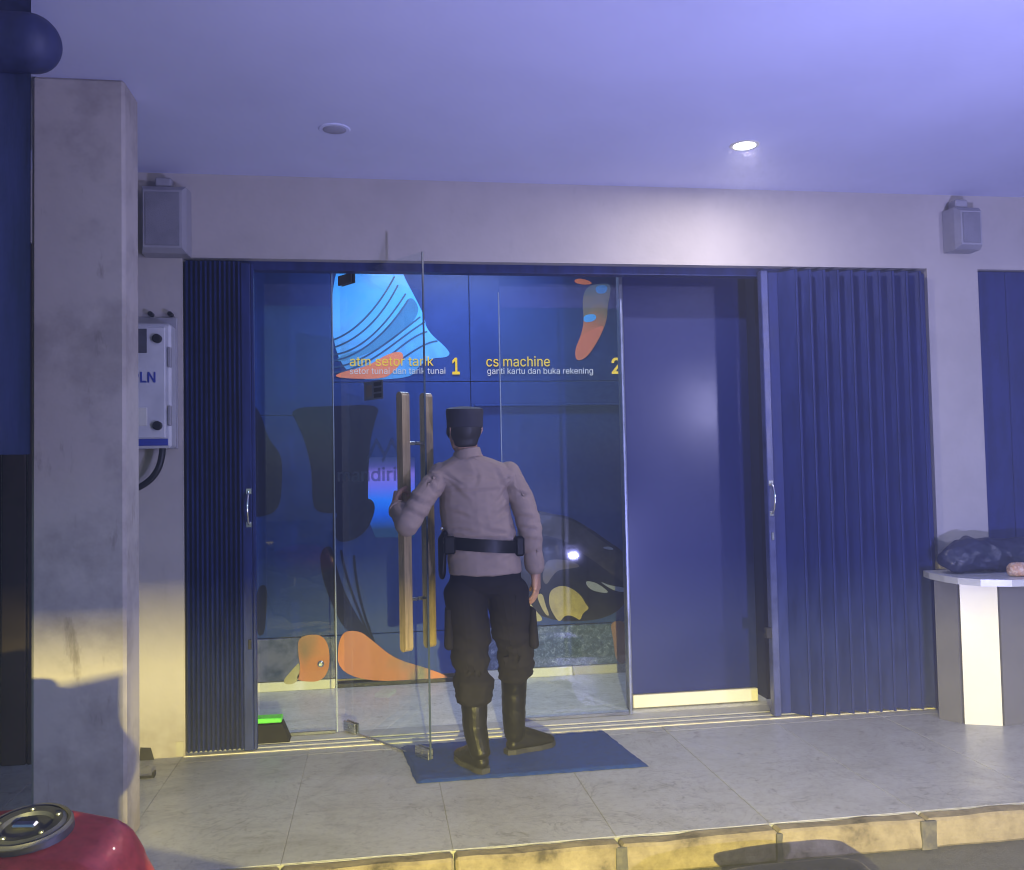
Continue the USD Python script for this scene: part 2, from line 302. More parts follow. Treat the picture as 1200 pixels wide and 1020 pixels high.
def pull(parent, x, y, z):
    h = obj('handle', tube(bezier([(x, y + .01, z - .085), (x, y - .05, z - .08), (x, y - .05, z + .08), (x, y + .01, z + .085)], 16), .006), CHROME, parent, smooth=True)
    [obj('mount', cbox(x - .014, x + .014, y + .005, y + .011, z + q - .015, z + q + .015, .002), CHROME, h) for q in (-.085, .085)]
pull(lsh, -0.655, -0.015, 1.24)
obj('lock_hole', cbox(-.664, -.648, -.009, -.004, .52, .57, .002), BLACKP, lsh)

rsh = thing('folding_shutter', 'navy folding steel shutter with wide pleats on the right of the blue panel', 'shutter')
edges = [2.285 + .0845 * k for k in range(11)]
for k in range(10):
    xa, xb = edges[k], edges[k + 1]; xm = xa + (xb - xa) * .80
    yt = -.044 if k else -.046
    poly = LineString([(xa, 0.052), (xm, yt), (xb, 0.052)]).buffer(0.004, cap_style=2, join_style=2).union(Polygon([(xm - .006, yt - .007), (xm + .006, yt - .007), (xm + .006, yt + .004), (xm - .006, yt + .004)]))
    m = extr(poly, 2.495); m.apply_translation((0, 0, 0.012)); obj('slat', m, SHUT, rsh)
obj('flat_leaf', cbox(2.208, 2.281, 0.035, 0.050, 0.012, 2.508, .003), SHUT, rsh)
obj('end_post', cbox(2.165, 2.206, 0.0, 0.052, 0.008, 2.51, .004), mat('shutter_post', (0.04, 0.05, 0.16), 0.35, var=.3, scale=9, spec=.6), rsh)
obj('wall_post', cbox(3.136, 3.186, 0.02, 0.06, 0.008, 2.51, .004), SHUT, rsh)
pull(rsh, 2.186, -0.008, 1.22)
obj('lock', cat_(cbox(2.178, 2.194, -.006, .001, .985, 1.03, .002)), CHROME, rsh)
obj('latch_block', cbox(2.13, 2.164, .0, .03, .44, .50, .004), BLACKP, rsh)

fsh = thing('roller_shutter', 'flat navy shutter behind the counter at the far right', 'shutter')
for k in range(9):
    x = 3.517 + .2 * k
    obj('slat', cbox(x, x + .197, .03, .045, 0.0, 2.53, .004), SHUT, fsh)

# ------------------------------------------------------------------ interior: the machine wall
YB = 1.30
mw = thing('machine_wall', 'blue wall of banking machines with wave graphics inside the glass front', 'machine wall')
BACK = mat('machine_blue', (0.015, 0.045, 0.20), 0.38, var=0.15, scale=2.5, spec=0.18)
def panel(px0, py0, px1, py1, m, name='panel', t=.02, y=YB):
    a = at(px0, py0, y); c = at(px1, py1, y)
    return obj(name, cbox(a[0] + .002, c[0] - .002, y, y + t, min(a[2], c[2]) + .002, max(a[2], c[2]) - .002, .003), m, mw)
zt = 2.02; zk = 0.345; zb = .055
obj('panel', cbox(-.99, -.292, YB, YB + .02, 1.80, 2.9, .003), BACK, mw)
obj('panel', cbox(-.288, .636, YB, YB + .02, zt, 2.9, .003), BACK, mw)
obj('panel', cbox(.640, 1.80, YB, YB + .02, zt, 2.9, .003), BACK, mw)
obj('panel', cbox(-.99, -.292, YB, YB + .02, zk, 1.798, .003), BACK, mw)
obj('panel', cbox(-.288, .636, YB, YB + .02, zk, zt - .004, .003), BACK, mw)
obj('panel', cbox(.640, 1.80, YB, YB + .02, zk, zt - .004, .003), BACK, mw)
obj('panel', cbox(1.804, 3.3, YB, YB + .02, 0, 2.9, .003), BACK, mw)
obj('ledge', cbox(.66, 1.80, YB - .03, YB - .001, 1.845, 1.86, .003), BACK, mw)
MARBLE = mat('blue_marble', (0.09, 0.10, 0.21), 0.25, var=.5, scale=9, dark=(0.02, 0.04, 0.09))
MARBLE2 = usdkit.material(stage, '/World/Looks/mottled_marble', {'g': ('geometry', {}), 'v': ('noise_texture', {'scale': 34.0, 'detail': 7.0, 'roughness': 0.75, 'distortion': 1.0}),
    'r': ('rgb_ramp', {'ramp': [(0.38, (0.015, 0.035, 0.08)), (0.5, (0.04, 0.07, 0.16)), (0.6, (0.13, 0.17, 0.28)), (0.7, (0.36, 0.40, 0.46))]}), 'p': ('principled_bsdf', {'roughness': 0.3})},
    [('g.position', 'v.vector'), ('v.fac', 'r.fac'), ('r.color', 'p.base_color')], surface='p.BSDF')
obj('kick_plate', cbox(-.99, -.292, YB - .012, YB + .02, zb + .01, zk - .004, .003), MARBLE, mw)
obj('kick_plate', cbox(-.288, .636, YB, YB + .02, zb, zk - .004, .003), BACK, mw)
obj('kick_plate', cbox(.640, 1.80, YB - .012, YB + .02, zb + .01, zk - .004, .003), MARBLE2, mw)
obj('skirting', cbox(-.99, -.292, YB - .016, YB + .02, 0.001, zb + .006, .003), CREAM, mw)
obj('skirting', cbox(-.288, .600, YB - .010, YB + .02, 0.001, .03, .003), BLACKP, mw)
obj('skirting', cbox(.604, 1.30, YB - .016, YB + .02, 0.001, zb + .006, .003), CREAM, mw)
obj('skirting', cbox(1.304, 1.80, YB - .016, YB + .02, 0.001, zb + .006, .003), mat('grey_skirting', (.33, .32, .32), .5), mw)
obj('joint_post', cbox(-.294, -.286, YB - .008, YB - .001, .02, 1.80, .002), BLACKP, mw)

# backlit wave graphic (a lit sign box)
def lit(name, stops, axis, lo, hi, strength):
    """backlit printed sheet: its print runs through the stops along one object axis"""
    return usdkit.material(stage, '/World/Looks/' + name, {'g': ('geometry', {}), 's': ('separate_xyz', {}), 'n': ('noise_texture', {'scale': 4.0, 'detail': 4.0, 'distortion': 2.5}),
        'mr': ('map_range', {'from_min': lo, 'from_max': hi, 'clamp': True}), 'ad': ('math', {'math_type': 'multiply_add', 'value2': 0.7, 'value3': -0.35}), 'a2': ('math', {'math_type': 'add'}),
        'r': ('rgb_ramp', {'ramp': stops}), 'e': ('principled_bsdf', {'emission_strength': strength, 'roughness': .3})},
        [('g.position', 's.vector'), ('g.position', 'n.vector'), ('s.' + axis, 'mr.value'), ('n.fac', 'ad.value1'), ('ad.value', 'a2.value1'), ('mr.result', 'a2.value2'), ('a2.value', 'r.fac'), ('r.color', 'e.base_color'), ('r.color', 'e.emission_color')], surface='e.BSDF')
CYAN = lit('backlit_cyan', [(0, (0.05, 0.20, 0.42)), (0.25, (0.07, 0.27, 0.58)), (0.5, (0.08, 0.34, 0.74)), (0.8, (0.05, 0.34, 0.80)), (1, (0.04, 0.28, 0.7))], 'z', 2.0, 2.8, .5)
ORANGE = lit('backlit_orange', [(0, (0.62, 0.17, 0.08)), (1, (0.72, 0.20, 0.09))], 'z', 2.0, 2.5, .35)
OLIVE = lit('backlit_olive', [(0, (0.55, 0.17, 0.07)), (.35, (0.22, 0.16, 0.09)), (.7, (0.10, 0.13, 0.14)), (1, (0.07, 0.13, 0.25))], 'z', 2.35, 2.75, .4)
TEAL = mat('wave_line', (0.02, 0.08, 0.20), .4)
SUNSET = mat('orange_print', (0.50, 0.15, 0.05), .4, scale=5, dark=(0.13, 0.12, 0.09), detail=1.5, stretch=(1, 1, .6))
OLIVEP = mat('olive_print', (0.36, 0.31, 0.15), .4, var=.3, scale=5)
DKNAVY = mat('midnight_print', (0.004, 0.007, 0.035), .6, var=.2, spec=.2)
def decal(name, pts, m, off=.001, smooth=.3, t=.002, y=None, label=None):
    y = (YB if y is None else y) - off
    return obj(name, upright(extr(pxpoly(pts, y, smooth), t), y), m, mw, label=label)
def stroke(name, pts, w, m, off=.004, t=.001):
    y = YB - off
    q = np.array([at(a, c, y)[[0, 2]] for a, c in pts]); q = bezier(q, 30) if len(pts) > 2 else q
    return obj(name, upright(extr(LineString(q).buffer(w), t), y), m, mw)
decal('wave_graphic', [(389, 290), (462, 290), (472, 322), (486, 348), (497, 370), (500, 388), (527, 411), (526, 419), (504, 420), (490, 430), (480, 445), (389, 445)], CYAN, label='bright cyan wave graphic, backlit', smooth=.1)
for pts in ([(389, 423), (420, 420), (455, 390), (478, 352)], [(389, 431), (425, 428), (458, 398), (492, 372)], [(389, 437), (430, 435), (462, 400), (497, 378)], [(389, 416), (420, 414), (450, 385), (475, 345)], [(430, 440), (460, 415), (480, 395), (500, 389)], [(389, 408), (418, 400), (446, 375), (466, 335)], [(389, 399), (414, 391), (440, 366), (462, 325)], [(440, 441), (470, 424), (492, 402), (512, 400)]):
    stroke('wave_line', pts, .006, TEAL)
decal('wave_shade', [(395, 418), (440, 404), (470, 362), (482, 345), (494, 366), (470, 392), (440, 412), (395, 426)], lit('backlit_teal', [(0, (0.05, 0.22, 0.42)), (1, (0.03, 0.14, 0.3))], 'z', 2.1, 2.6, .4), off=.003, t=.0008)
decal('orange_wave', [(389, 443), (400, 436), (430, 430), (452, 416), (470, 411), (474, 420), (462, 436), (448, 445)], ORANGE, off=.005, t=.001)
k2 = lambda L: [(520 + a / 3.186, 300 + b_ / 3.186) for a, b_ in L]
decal('swirl_graphic', k2([(522, 140), (540, 112), (580, 104), (625, 104), (620, 150), (611, 190), (610, 235), (590, 290), (545, 365), (515, 390), (494, 388), (490, 350), (515, 290), (524, 240), (518, 185)]), OLIVE, smooth=.2)
decal('swirl_tip', k2([(512, 300), (545, 280), (600, 255), (590, 290), (548, 363), (515, 391), (492, 388), (490, 348)]), ORANGE, off=.004, t=.001)
decal('swirl_blue', k2([(522, 222), (560, 216), (572, 228), (560, 245), (522, 250)]), CYAN, off=.006, t=.001)
decal('swirl_blue', k2([(565, 112), (612, 108), (608, 140), (570, 142)]), lit('backlit_blue', [(0, (0.04, 0.2, 0.55)), (1, (0.04, 0.2, 0.5))], 'z', 2.0, 2.8, .45), off=.006, t=.001)
decal('swirl_cap', k2([(486, 90), (510, 84), (545, 94), (556, 106), (520, 108), (492, 102)]), ORANGE)
# lettering
EY = emit('lit_yellow', (1.0, 0.72, 0.06), .85)
EW = emit('lit_white', (0.75, 0.78, 0.95), .75)
def word(s, xa, xb, base, top, m, bold=False, off=.007):
    y = YB - off
    a = at(xa, base, y); c = at(xb, base, y); t = at(xa, top, y)
    obj('lettering', text(s, a[0], c[0], a[2], t[2] - a[2], y, bold, .002), m, mw)
word('atm setor tarik', 410, 508, 429, 418, EY)
word('setor tunai dan tarik tunai', 410, 522, 438.5, 431.5, EW)
word('1', 530, 539, 438.5, 420, EY, True)
word('cs machine', 570, 644.5, 429.5, 418, EY)
word('ganti kartu dan buka rekening', 571, 695, 438.5, 431.5, EW)
word('2', 717, 728, 438, 420, EY, True)
# lower mural
decal('dark_wave', [(338, 478), (392, 476), (446, 474), (440, 492), (434, 515), (432, 545), (431, 580), (432, 598), (426, 622), (410, 632), (396, 632), (396, 600), (390, 602), (370, 600), (366, 585), (366, 555), (360, 525), (350, 498)], DKNAVY, smooth=.3)
decal('dark_wave', [(430, 582), (440, 590), (438, 605), (428, 625), (408, 636), (392, 634), (392, 600)], DKNAVY, off=.0035, smooth=.3)
decal('dark_wave', [(284, 470), (304, 478), (314, 515), (330, 532), (331, 560), (328, 598), (305, 607), (284, 604)], DKNAVY, smooth=.3)
decal('dark_wave', [(375, 645), (388, 638), (392, 655), (402, 690), (420, 725), (436, 748), (436, 752), (405, 742), (385, 700), (376, 670)], DKNAVY, smooth=.3)
for pts in ([(400, 646), (405, 680), (420, 715), (432, 745)], [(415, 652), (417, 690), (426, 720), (438, 752)]):
    stroke('mural_line', pts, .008, DKNAVY, off=.004)
decal('dark_wave', [(300, 688), (314, 684), (312, 720), (310, 745), (300, 745)], DKNAVY, smooth=.2)
decal('orange_wave', [(350, 744), (386, 744), (386, 799), (345, 799), (353, 785), (349, 765)], SUNSET, off=.015, smooth=.2)
decal('olive_wave', [(328, 802), (345, 782), (352, 775), (350, 802)], OLIVEP, off=.015, smooth=.2)
decal('orange_wave', [(396, 799), (396, 742), (420, 738), (438, 752), (462, 772), (500, 783), (526, 793), (522, 797)], SUNSET, off=.006, smooth=.15)
obj('lock_knob', lathe([(0, 0), (.022, 0), (.022, .012), (.012, .02), (0, .02)], 20).apply_transform(trimesh.transformations.rotation_matrix(math.pi / 2, (1, 0, 0))).apply_translation(at(376, 778, YB - .017)), STEEL, mw, smooth=30)
# lit screen with a blue picture
SCREEN = usdkit.material(stage, '/World/Looks/lit_screen', {'g': ('geometry', {}), 's': ('separate_xyz', {}), 'mr': ('map_range', {'from_min': 1.03, 'from_max': 1.50, 'clamp': True}),
    'r': ('rgb_ramp', {'ramp': [(0, (0.012, 0.045, 0.14)), (.22, (0.0, 0.10, 0.75)), (.42, (0.01, 0.19, 1.0)), (.6, (0.12, 0.16, .9)), (.78, (0.22, 0.17, 0.75)), (.9, (0.06, 0.07, 0.32)), (1, (0.03, 0.05, 0.2))]}), 'e': ('emission', {'strength': 1.05})},
    [('g.position', 's.vector'), ('s.z', 'mr.value'), ('mr.result', 'r.fac'), ('r.color', 'e.color')], surface='e.emission')
decal('screen', [(428, 536), (486, 536), (486, 630), (440, 630), (428, 600)], SCREEN, off=.0006, smooth=0, t=.001, label='glowing blue screen')
# black and gold mural (right)
q7 = lambda L: [(600 + a / 4.86, 590 + b_ / 4.86) for a, b_ in L]
GOLD = mat('gold_print', (0.42, 0.33, 0.09), .35, var=.25, scale=9)
BRONZE = mat('bronze_print', (0.075, 0.062, 0.04), .3, scale=5, dark=(0.012, 0.014, 0.022), spec=.25)
MBLACK = mat('black_print', (0.005, 0.006, 0.012), .3, var=.3, spec=.2)
SILV = mat('silver_print', (.30, .32, .42), .35)
decal('black_wave', q7([(20, 40), (160, 42), (230, 62), (310, 70), (390, 110), (470, 160), (560, 225), (660, 290), (660, 672), (20, 672)]), MBLACK, smooth=.1)
decal('bronze_wave', q7([(60, 80), (160, 60), (310, 85), (400, 130), (480, 190), (590, 268), (655, 320), (655, 470), (560, 400), (470, 330), (400, 285), (330, 230), (250, 195), (150, 180), (60, 180)]), BRONZE, off=.004, smooth=.2, t=.001)
decal('bronze_wave', q7([(190, 330), (240, 318), (330, 325), (400, 360), (330, 372), (260, 380), (225, 420), (195, 470), (170, 430)]), mat('umber_print', (.11, .085, .06), .35), off=.004, smooth=.3, t=.001)
decal('gold_ring', q7([(215, 500), (260, 472), (310, 470), (365, 500), (400, 535), (420, 575), (442, 600), (405, 622), (388, 668), (370, 655), (335, 638), (300, 640), (280, 668), (262, 672), (225, 615), (208, 560)]), GOLD, off=.004, smooth=.15, t=.001)
decal('gold_ring', q7([(140, 520), (175, 512), (190, 580), (215, 640), (195, 640), (160, 580)]), GOLD, off=.004, smooth=.2, t=.001)
decal('olive_wave', q7([(100, 560), (125, 600), (190, 672), (100, 672)]), OLIVEP, off=.004, smooth=.1, t=.001)
decal('silver_flash', q7([(412, 440), (470, 448), (520, 478), (556, 512), (500, 508), (440, 490)]), SILV, off=.006, smooth=.2, t=.001)
decal('silver_flash', q7([(490, 440), (560, 470), (650, 480), (650, 508), (580, 500)]), SILV, off=.006, smooth=.2, t=.001)
decal('silver_flash', q7([(510, 250), (560, 245), (585, 265), (540, 264)]), SILV, off=.006, smooth=.2, t=.001)
decal('rust_print', q7([(555, 672), (660, 668), (655, 920), (590, 905), (575, 760)]), mat('rust_panel', (.20, .10, .09), .4), off=.013, smooth=.1, t=.002)
# interior ceiling, side walls belong to the building
obj('room_ceiling', box(-.99, 3.34, .135, 1.44, 2.905, 2.95), WALL, b)

# blue solid partition panel
bp = thing('partition', 'tall glossy blue partition panel on a cream base right of the glass', 'partition')
BPM = mat('satin_blue', (0.010, 0.017, 0.105), 0.28, var=0.08, scale=1.1, spec=0.3, bump=0.015, bscale=300, detail=1.0)
obj('sheet', cbox(1.452, 2.228, .36, .385, .085, 2.9, .003), BPM, bp)
obj('base', cbox(1.455, 2.222, .345, .385, .008, .082, .004), CREAM, bp)
obj('stile', cbox(1.425, 1.449, .33, .39, .0, 2.9, .003), ALU, bp)
obj('return_wall', box(2.30, 2.34, .40, 1.29, 0, 2.9), DKNAVY, bp)

# ------------------------------------------------------------------ glass front
YG = .24
lg = thing('glass_pane', 'fixed glass side pane between the left shutter and the open door', 'glass pane')
obj('pane', cbox(-.640, -.238, YG, YG + .010, .006, 2.90, .001), GLASS, lg)
obj('polished_edge', cbox(-.2368, -.231, YG - .0005, YG + .0105, .008, 2.88, .001), GLEDGE, lg)
rg = thing('glass_pane', 'fixed glass side pane between the officer and the blue panel', 'glass pane')
obj('pane', cbox(.700, 1.400, YG, YG + .010, .006, 2.90, .001), GLASS, rg)
obj('polished_edge', cbox(.6925, .6985, YG - .0005, YG + .0105, .008, 2.42, .001), GLEDGE, rg)
obj('end_profile', cbox(1.4015, 1.417, YG - .004, YG + .016, .004, 2.39, .003), mat('grey_profile', (.20, .22, .30), .3, metal=.6), rg)
obj('floor_channel', cbox(.705, 1.398, YG - .012, YG - .002, .0045, .022, .002), ALU, rg)
obj('floor_channel', cbox(-.635, -.24, YG - .012, YG - .002, .0045, .022, .002), ALU, lg)

DW = .755; H = np.array([-.19, .275]); D = np.array([.428, -.621]); D /= np.linalg.norm(D)
dr = thing('glass_door', 'frameless glass door swung open, with long wooden pull handles', 'door', (H[0], H[1], 0), math.atan2(D[1], D[0]))
# local frame: x along the door from the hinge, -y the outer face
obj('pane', cbox(0.002, DW - .006, -.005, .005, .012, 2.50, .001), GLASS, dr)
obj('polished_edge', cbox(DW - .0055, DW, -.0052, .0052, .012, 2.50, .001), GLEDGED, dr)
obj('bottom_edge', cbox(.1, DW - .1, -.0052, .0052, .006, .0115, .001), STEEL, dr)
for nm, a in (('pivot_fitting', .0), ('corner_fitting', DW - .11)):
    f_ = obj(nm, cat_(cbox(a, a + .11, -.016, -.0055, .006, .062, .003), cbox(a, a + .11, .0055, .016, .006, .062, .003)), STEEL, dr)
    obj('screw', lathe([(0, 0), (.006, 0), (.006, .002), (0, .002)], 12).apply_transform(trimesh.transformations.rotation_matrix(math.pi / 2, (1, 0, 0))).apply_translation((a + .055, -.016, .034)), ALU, f_)
obj('pivot_fitting', cat_(cbox(0, .13, -.016, -.0055, 2.45, 2.505, .003), cbox(0, .13, .0055, .016, 2.45, 2.505, .003)), mat('dark_fitting', (.08, .06, .06), .4, metal=.6), dr)
hu = .668
def bar(side):
    y0 = side * .072; w = .024
    prof = sbox(-w, .53, w, 1.80).buffer(-.015).buffer(.0)
    capsule = LineString([(0, .53 + w), (0, 1.805 - w)]).buffer(w, quad_segs=10)
    m = extr(capsule, .046); m.apply_translation((0, 0, -.023)); m = upright(m, 0)
    m.apply_translation((hu, y0, 0)); return m
for s in (-1, 1):
    hb = obj('handle', bar(s), WOOD, dr, smooth=35)
    for z in (.78, 1.55):
        obj('standoff', tube([(hu, s * .006, z), (hu, s * .05, z)], .010), STEEL, hb, smooth=40)
def door_px(px, py):
    v = CF + (px - 600) / FPX * CR - (py - 510) / FPX * CU
    nrm = np.array([-D[1], D[0], 0]); t = (np.array([H[0], H[1], 0]) - CAM) @ nrm / (v @ nrm); q = CAM + t * v
    return (q[:2] - H) @ D, q[2]
FROST = usdkit.material(stage, '/World/Looks/frosted_film', {'t': ('transparent_bsdf', {'color': (.75, .78, .85)}), 'd': ('diffuse_bsdf', {'color': (.32, .34, .42)}), 'm': ('mix_closure', {'fac': .22})}, [('t.BSDF', 'm.closure1'), ('d.BSDF', 'm.closure2')], surface='m.closure')
ua, za = door_px(397, 564); ub, zb_ = door_px(466, 564); _, zt_ = door_px(430, 549)
obj('door_lettering', text('mandiri', ua, ub, za, zt_ - za, -.0055, True, .0008), FROST, dr)
u0, z0_ = door_px(428, 522); 
rib = []
for k in range(2):
    uu0, zz0 = door_px(432 + 18 * k, 546); uu1, zz1 = door_px(442 + 18 * k, 516); uu2, zz2 = door_px(452 + 18 * k, 532)
    rib += [(uu0, zz0 + .03), (uu1, zz1), (uu2, zz2 - .01)]
obj('ribbon_emblem', upright(extr(LineString(rib).buffer(.011, join_style=1), .0008), -.0055), FROST, dr)
su0, sz0 = door_px(428, 470); su1, sz1 = door_px(450, 445)
st = obj('sticker', cbox(su0, su1, -.0066, -.0055, sz0, sz1, .0004), mat('sticker_grey', (.14, .15, .19), .5), dr)
obj('printed_block', cat_(*[cbox(su0 + (su1 - su0) * .52, su1 - (su1 - su0) * .08, -.0074, -.0067, sz0 + (sz1 - sz0) * (.08 + .31 * k), sz0 + (sz1 - sz0) * (.30 + .31 * k), .0002) for k in range(3)]), BLACKP, st)
obj('printed_figure', cbox(su0 + (su1 - su0) * .12, su0 + (su1 - su0) * .42, -.0074, -.0067, sz0 + (sz1 - sz0) * .2, sz0 + (sz1 - sz0) * .8, .0002), mat('sticker_brown', (.22, .17, .14), .6), st)

# ------------------------------------------------------------------ lamps and wall fittings
def downlight(x, y, on, label):
    t = thing('downlight', label, 'ceiling light', (x, y, 2.972))
    obj('trim', lathe([(.053, -.004), (.068, -.004), (.072, -.001), (.072, .0), (.053, .0)], 40), WHITEB if on else CEIL, t, smooth=30)
    obj('lens', lathe([(0, -.0085), (.04, -.008), (.0525, -.003), (.0525, .0)], 40), emit('lamp_lens', (1, .97, 1), 40.0) if on else mat('dead_lens', (.35, .34, .42), .3), t, smooth=True)
    return t
downlight(1.80, -.665, True, 'lit round downlight in the ceiling near the right')
downlight(-.171, -.682, False, 'unlit round downlight in the ceiling above the glass door')
dl = UsdLux.DiskLight.Define(stage, '/World/downlight/bulb'); dl.CreateRadiusAttr(.038); dl.CreateIntensityAttr(DOWNLIGHT_P / (math.pi * .038 ** 2)); dl.CreateColorAttr(Gf.Vec3f(1, .94, .93))
dl.AddTranslateOp().Set(Gf.Vec3d(0, 0, -.012))

def speaker(pxc, x0, x1, z0, z1, label):
    t = thing('wall_speaker', label, 'speaker')
    c = m3.Manifold.hull_points(np.array([(x0, -.002, z0), (x1, -.002, z0), (x0, -.002, z1), (x1, -.002, z1), (x0 + .02, -.14, z0 + .02), (x1 - .02, -.14, z0 + .02), (x0 + .02, -.14, z1 - .03), (x1 - .02, -.14, z1 - .03), (x0 + .005, -.1, z0), (x1 - .005, -.1, z0), (x0 + .005, -.1, z1), (x1 - .005, -.1, z1)]))
    obj('cabinet', c, GREYP, t)
    obj('grille', cbox(x0 + .03, x1 - .03, -.146, -.1405, z0 + .03, z1 - .04, .003), mat('speaker_grille', (.20, .195, .225), .7, bump=.5, bscale=200) if pxc == 0 else '/World/Looks/speaker_grille', t)
    obj('bracket', cbox((x0 + x1) / 2 - .05, (x0 + x1) / 2 + .03, -.08, -.002, z1 + .003, z1 + .055, .008), GREYP, t)
    return t
speaker(0, -1.155, -.93, 2.53, 2.87, 'grey wall speaker in the corner above the meter box')
speaker(1, 3.30, 3.47, 2.625, 2.87, 'grey wall speaker high on the right column')
mb = thing('meter_box', 'white electricity meter box with two dark knobs half hidden by the pillar', 'meter box')
obj('back_plate', cbox(-1.33, -1.0, -.022, -.002, 1.55, 2.22, .004), GREYP, mb)
obj('case', cbox(-1.32, -1.005, -.14, -.023, 1.55, 2.17, .012), BOXW, mb)
obj('lid_rim', cbox(-1.318, -1.03, -.152, -.141, 1.60, 2.15, .006), BOXW, mb)
for z in (2.09, 1.66):
    obj('knob', lathe([(0, 0), (.022, 0), (.022, .02), (.016, .026), (0, .026)], 24).apply_transform(trimesh.transformations.rotation_matrix(math.pi / 2, (1, 0, 0))).apply_translation((-1.065, -.1525, z)), BLACKP, mb, smooth=30)
obj('meter_window', cbox(-1.22, -1.115, -.156, -.1525, 2.02, 2.14, .003), mat('meter_glass', (.08, .08, .1), .15), mb)
obj('label_plate', cbox(-1.30, -1.115, -.156, -.1525, 1.66, 1.75, .003), WHITEB, mb)
obj('lettering', text('PLN', -1.185, -1.075, 1.875, .05, -.1527, True), SIGNBLUE, mb)
obj('blue_stripe', cbox(-1.315, -1.02, -.146, -.1405, 1.562, 1.596, .002), SIGNBLUE, mb)
[obj('hinge', cbox(-1.02, -1.004, -.15, -.12, z, z + .1, .003), GREYP, mb) for z in (1.95, 1.66)]
for x in (-1.125, -1.03):
    obj('mounting_bolt', tube([(x, -.002, 2.235), (x, -.05, 2.235)], .012), BLACKP, mb, smooth=40)
tag(obj('power_cable', tube(bezier([(-1.055, -.1, 1.56), (-1.055, -.12, 1.44), (-1.10, -.1, 1.37), (-1.25, -.08, 1.33)], 24), .016), BLACKP, None, smooth=True), 'thick black cable curving down from the meter box', 'cable')
tag(obj('floor_bracket', cat_(cbox(-1.13, -1.06, -.32, -.305, .004, .014, .002), cbox(-1.06, -1.05, -.32, -.28, .004, .03, .002)), BLACKP), 'small black metal bracket on the floor beside the pillar', 'bracket')

# ------------------------------------------------------------------ mat, wedge, table and what lies on it
MATB = mat('blue_mat', (0.006, 0.036, 0.17), .9, var=.35, scale=45, bump=1.0, bscale=160, spec=.1)
corn = np.array([(.155, -.645), (1.241, -.640), (1.178, -.045), (.100, -.085)])
nx, ny = 70, 40; V = []
for j in range(ny + 1):
    for i in range(nx + 1):
        s, t = i / nx, j / ny
        pnt = (1 - t) * ((1 - s) * corn[0] + s * corn[1]) + t * ((1 - s) * corn[3] + s * corn[2])
        edge = min(s, 1 - s, t, 1 - t)
        jit = (meshkit.noise(np.array([pnt[0] * 30, pnt[1] * 30, 0])) - .5) * .010 * (edge < .001)
        V.append((pnt[0] + jit, pnt[1] + jit, .010 + .004 * meshkit.noise(np.array([pnt[0] * 60, pnt[1] * 60, 2])) if edge > .001 else .002))
Fq = [(j * (nx + 1) + i, j * (nx + 1) + i + 1, (j + 1) * (nx + 1) + i + 1, (j + 1) * (nx + 1) + i) for j in range(ny) for i in range(nx)]
tag(obj('door_mat', (np.array(V), Fq), MATB, None, smooth=True), 'blue door mat lying under the officer', 'mat')
wg = thing('ramp_block', 'black wedge block with a bright green top at the foot of the left glass pane', 'block')
obj('body', trimesh.Trimesh([(-.655, .12, .005), (-.475, .12, .005), (-.655, .135, .095), (-.515, .135, .095), (-.655, .225, .005), (-.475, .225, .005), (-.655, .225, .10), (-.515, .225, .10)]).convex_hull, mat('black_foam', (.006, .006, .007), .8, spec=.2), wg)
obj('green_strip', cbox(-.655, -.517, .138, .224, .103, .128, .004), mat('neon_green', (.10, .62, .05), .5), wg)

tb = thing('counter_table', 'rounded pale counter table on white panels, some painted in shade, at the right edge', 'table')
ztop = .79
tp_ = Polygon([(3.02 + .0, -.30), (3.03, -.40), (3.09, -.50), (3.22, -.565), (3.5, -.58), (4.3, -.58), (4.3, -.05), (3.06, -.05), (3.03, -.15)]).buffer(.03).buffer(-.03)
mt_ = extr(tp_, .035); mt_.apply_translation((0, 0, ztop - .035)); obj('tabletop', mt_, LIGHTG, tb)
def vpanel(a, c, t, z0, z1, m, nm='leg_panel', label=None):
    L = LineString([a, c]).buffer(t / 2, cap_style=2); e = extr(L, z1 - z0); e.apply_translation((0, 0, z0)); return obj(nm, e, m, tb, label=label)
vpanel((3.092, -.32), (3.258, -.395), .02, .001, ztop - .036, WHITEB, label='white front panel')
vpanel((3.2685, -.39), (3.95, -.33), .02, .001, ztop - .036, GREYB, label='front panel painted in its shade')
vpanel((3.03, -.20), (3.088, -.312), .018, .001, ztop - .036, GREYB)  # added panel; its dark colour stands for the shaded strip there
def blob(pts, r, el=.02, seed=0, amp=.02, fr=14, tau=10, an=(1, 1, 1)):
    m = m3.Manifold.batch_boolean([m3.Manifold.batch_hull([m3.Manifold.sphere(r[k], 20).translate(tuple(pts[k])), m3.Manifold.sphere(r[k + 1], 20).translate(tuple(pts[k + 1]))]) for k in range(len(pts) - 1)], m3.OpType.Add).refine_to_length(el)
    t = totri(m); trimesh.smoothing.filter_taubin(t, iterations=tau)
    n = t.vertex_normals; ridg = 1 - 2 * np.abs(meshkit.fbm(t.vertices * fr * np.array(an), 4, seed) - .5)
    t.vertices = t.vertices + n * ((ridg - .75) * amp)[:, None]; return t
def totri(m):
    q = m.to_mesh(); t = trimesh.Trimesh(q.vert_properties[:, :3], q.tri_verts, process=True); return t
bag = blob([(3.13, -.22, ztop + .075), (3.25, -.2, ztop + .10), (3.42, -.2, ztop + .085), (3.6, -.2, ztop + .09), (3.75, -.2, ztop + .08)], [.07, .095, .085, .09, .075], .014, 4, .05, 10, 3)
bag.vertices[:, 2] = np.maximum(bag.vertices[:, 2], ztop + .002)
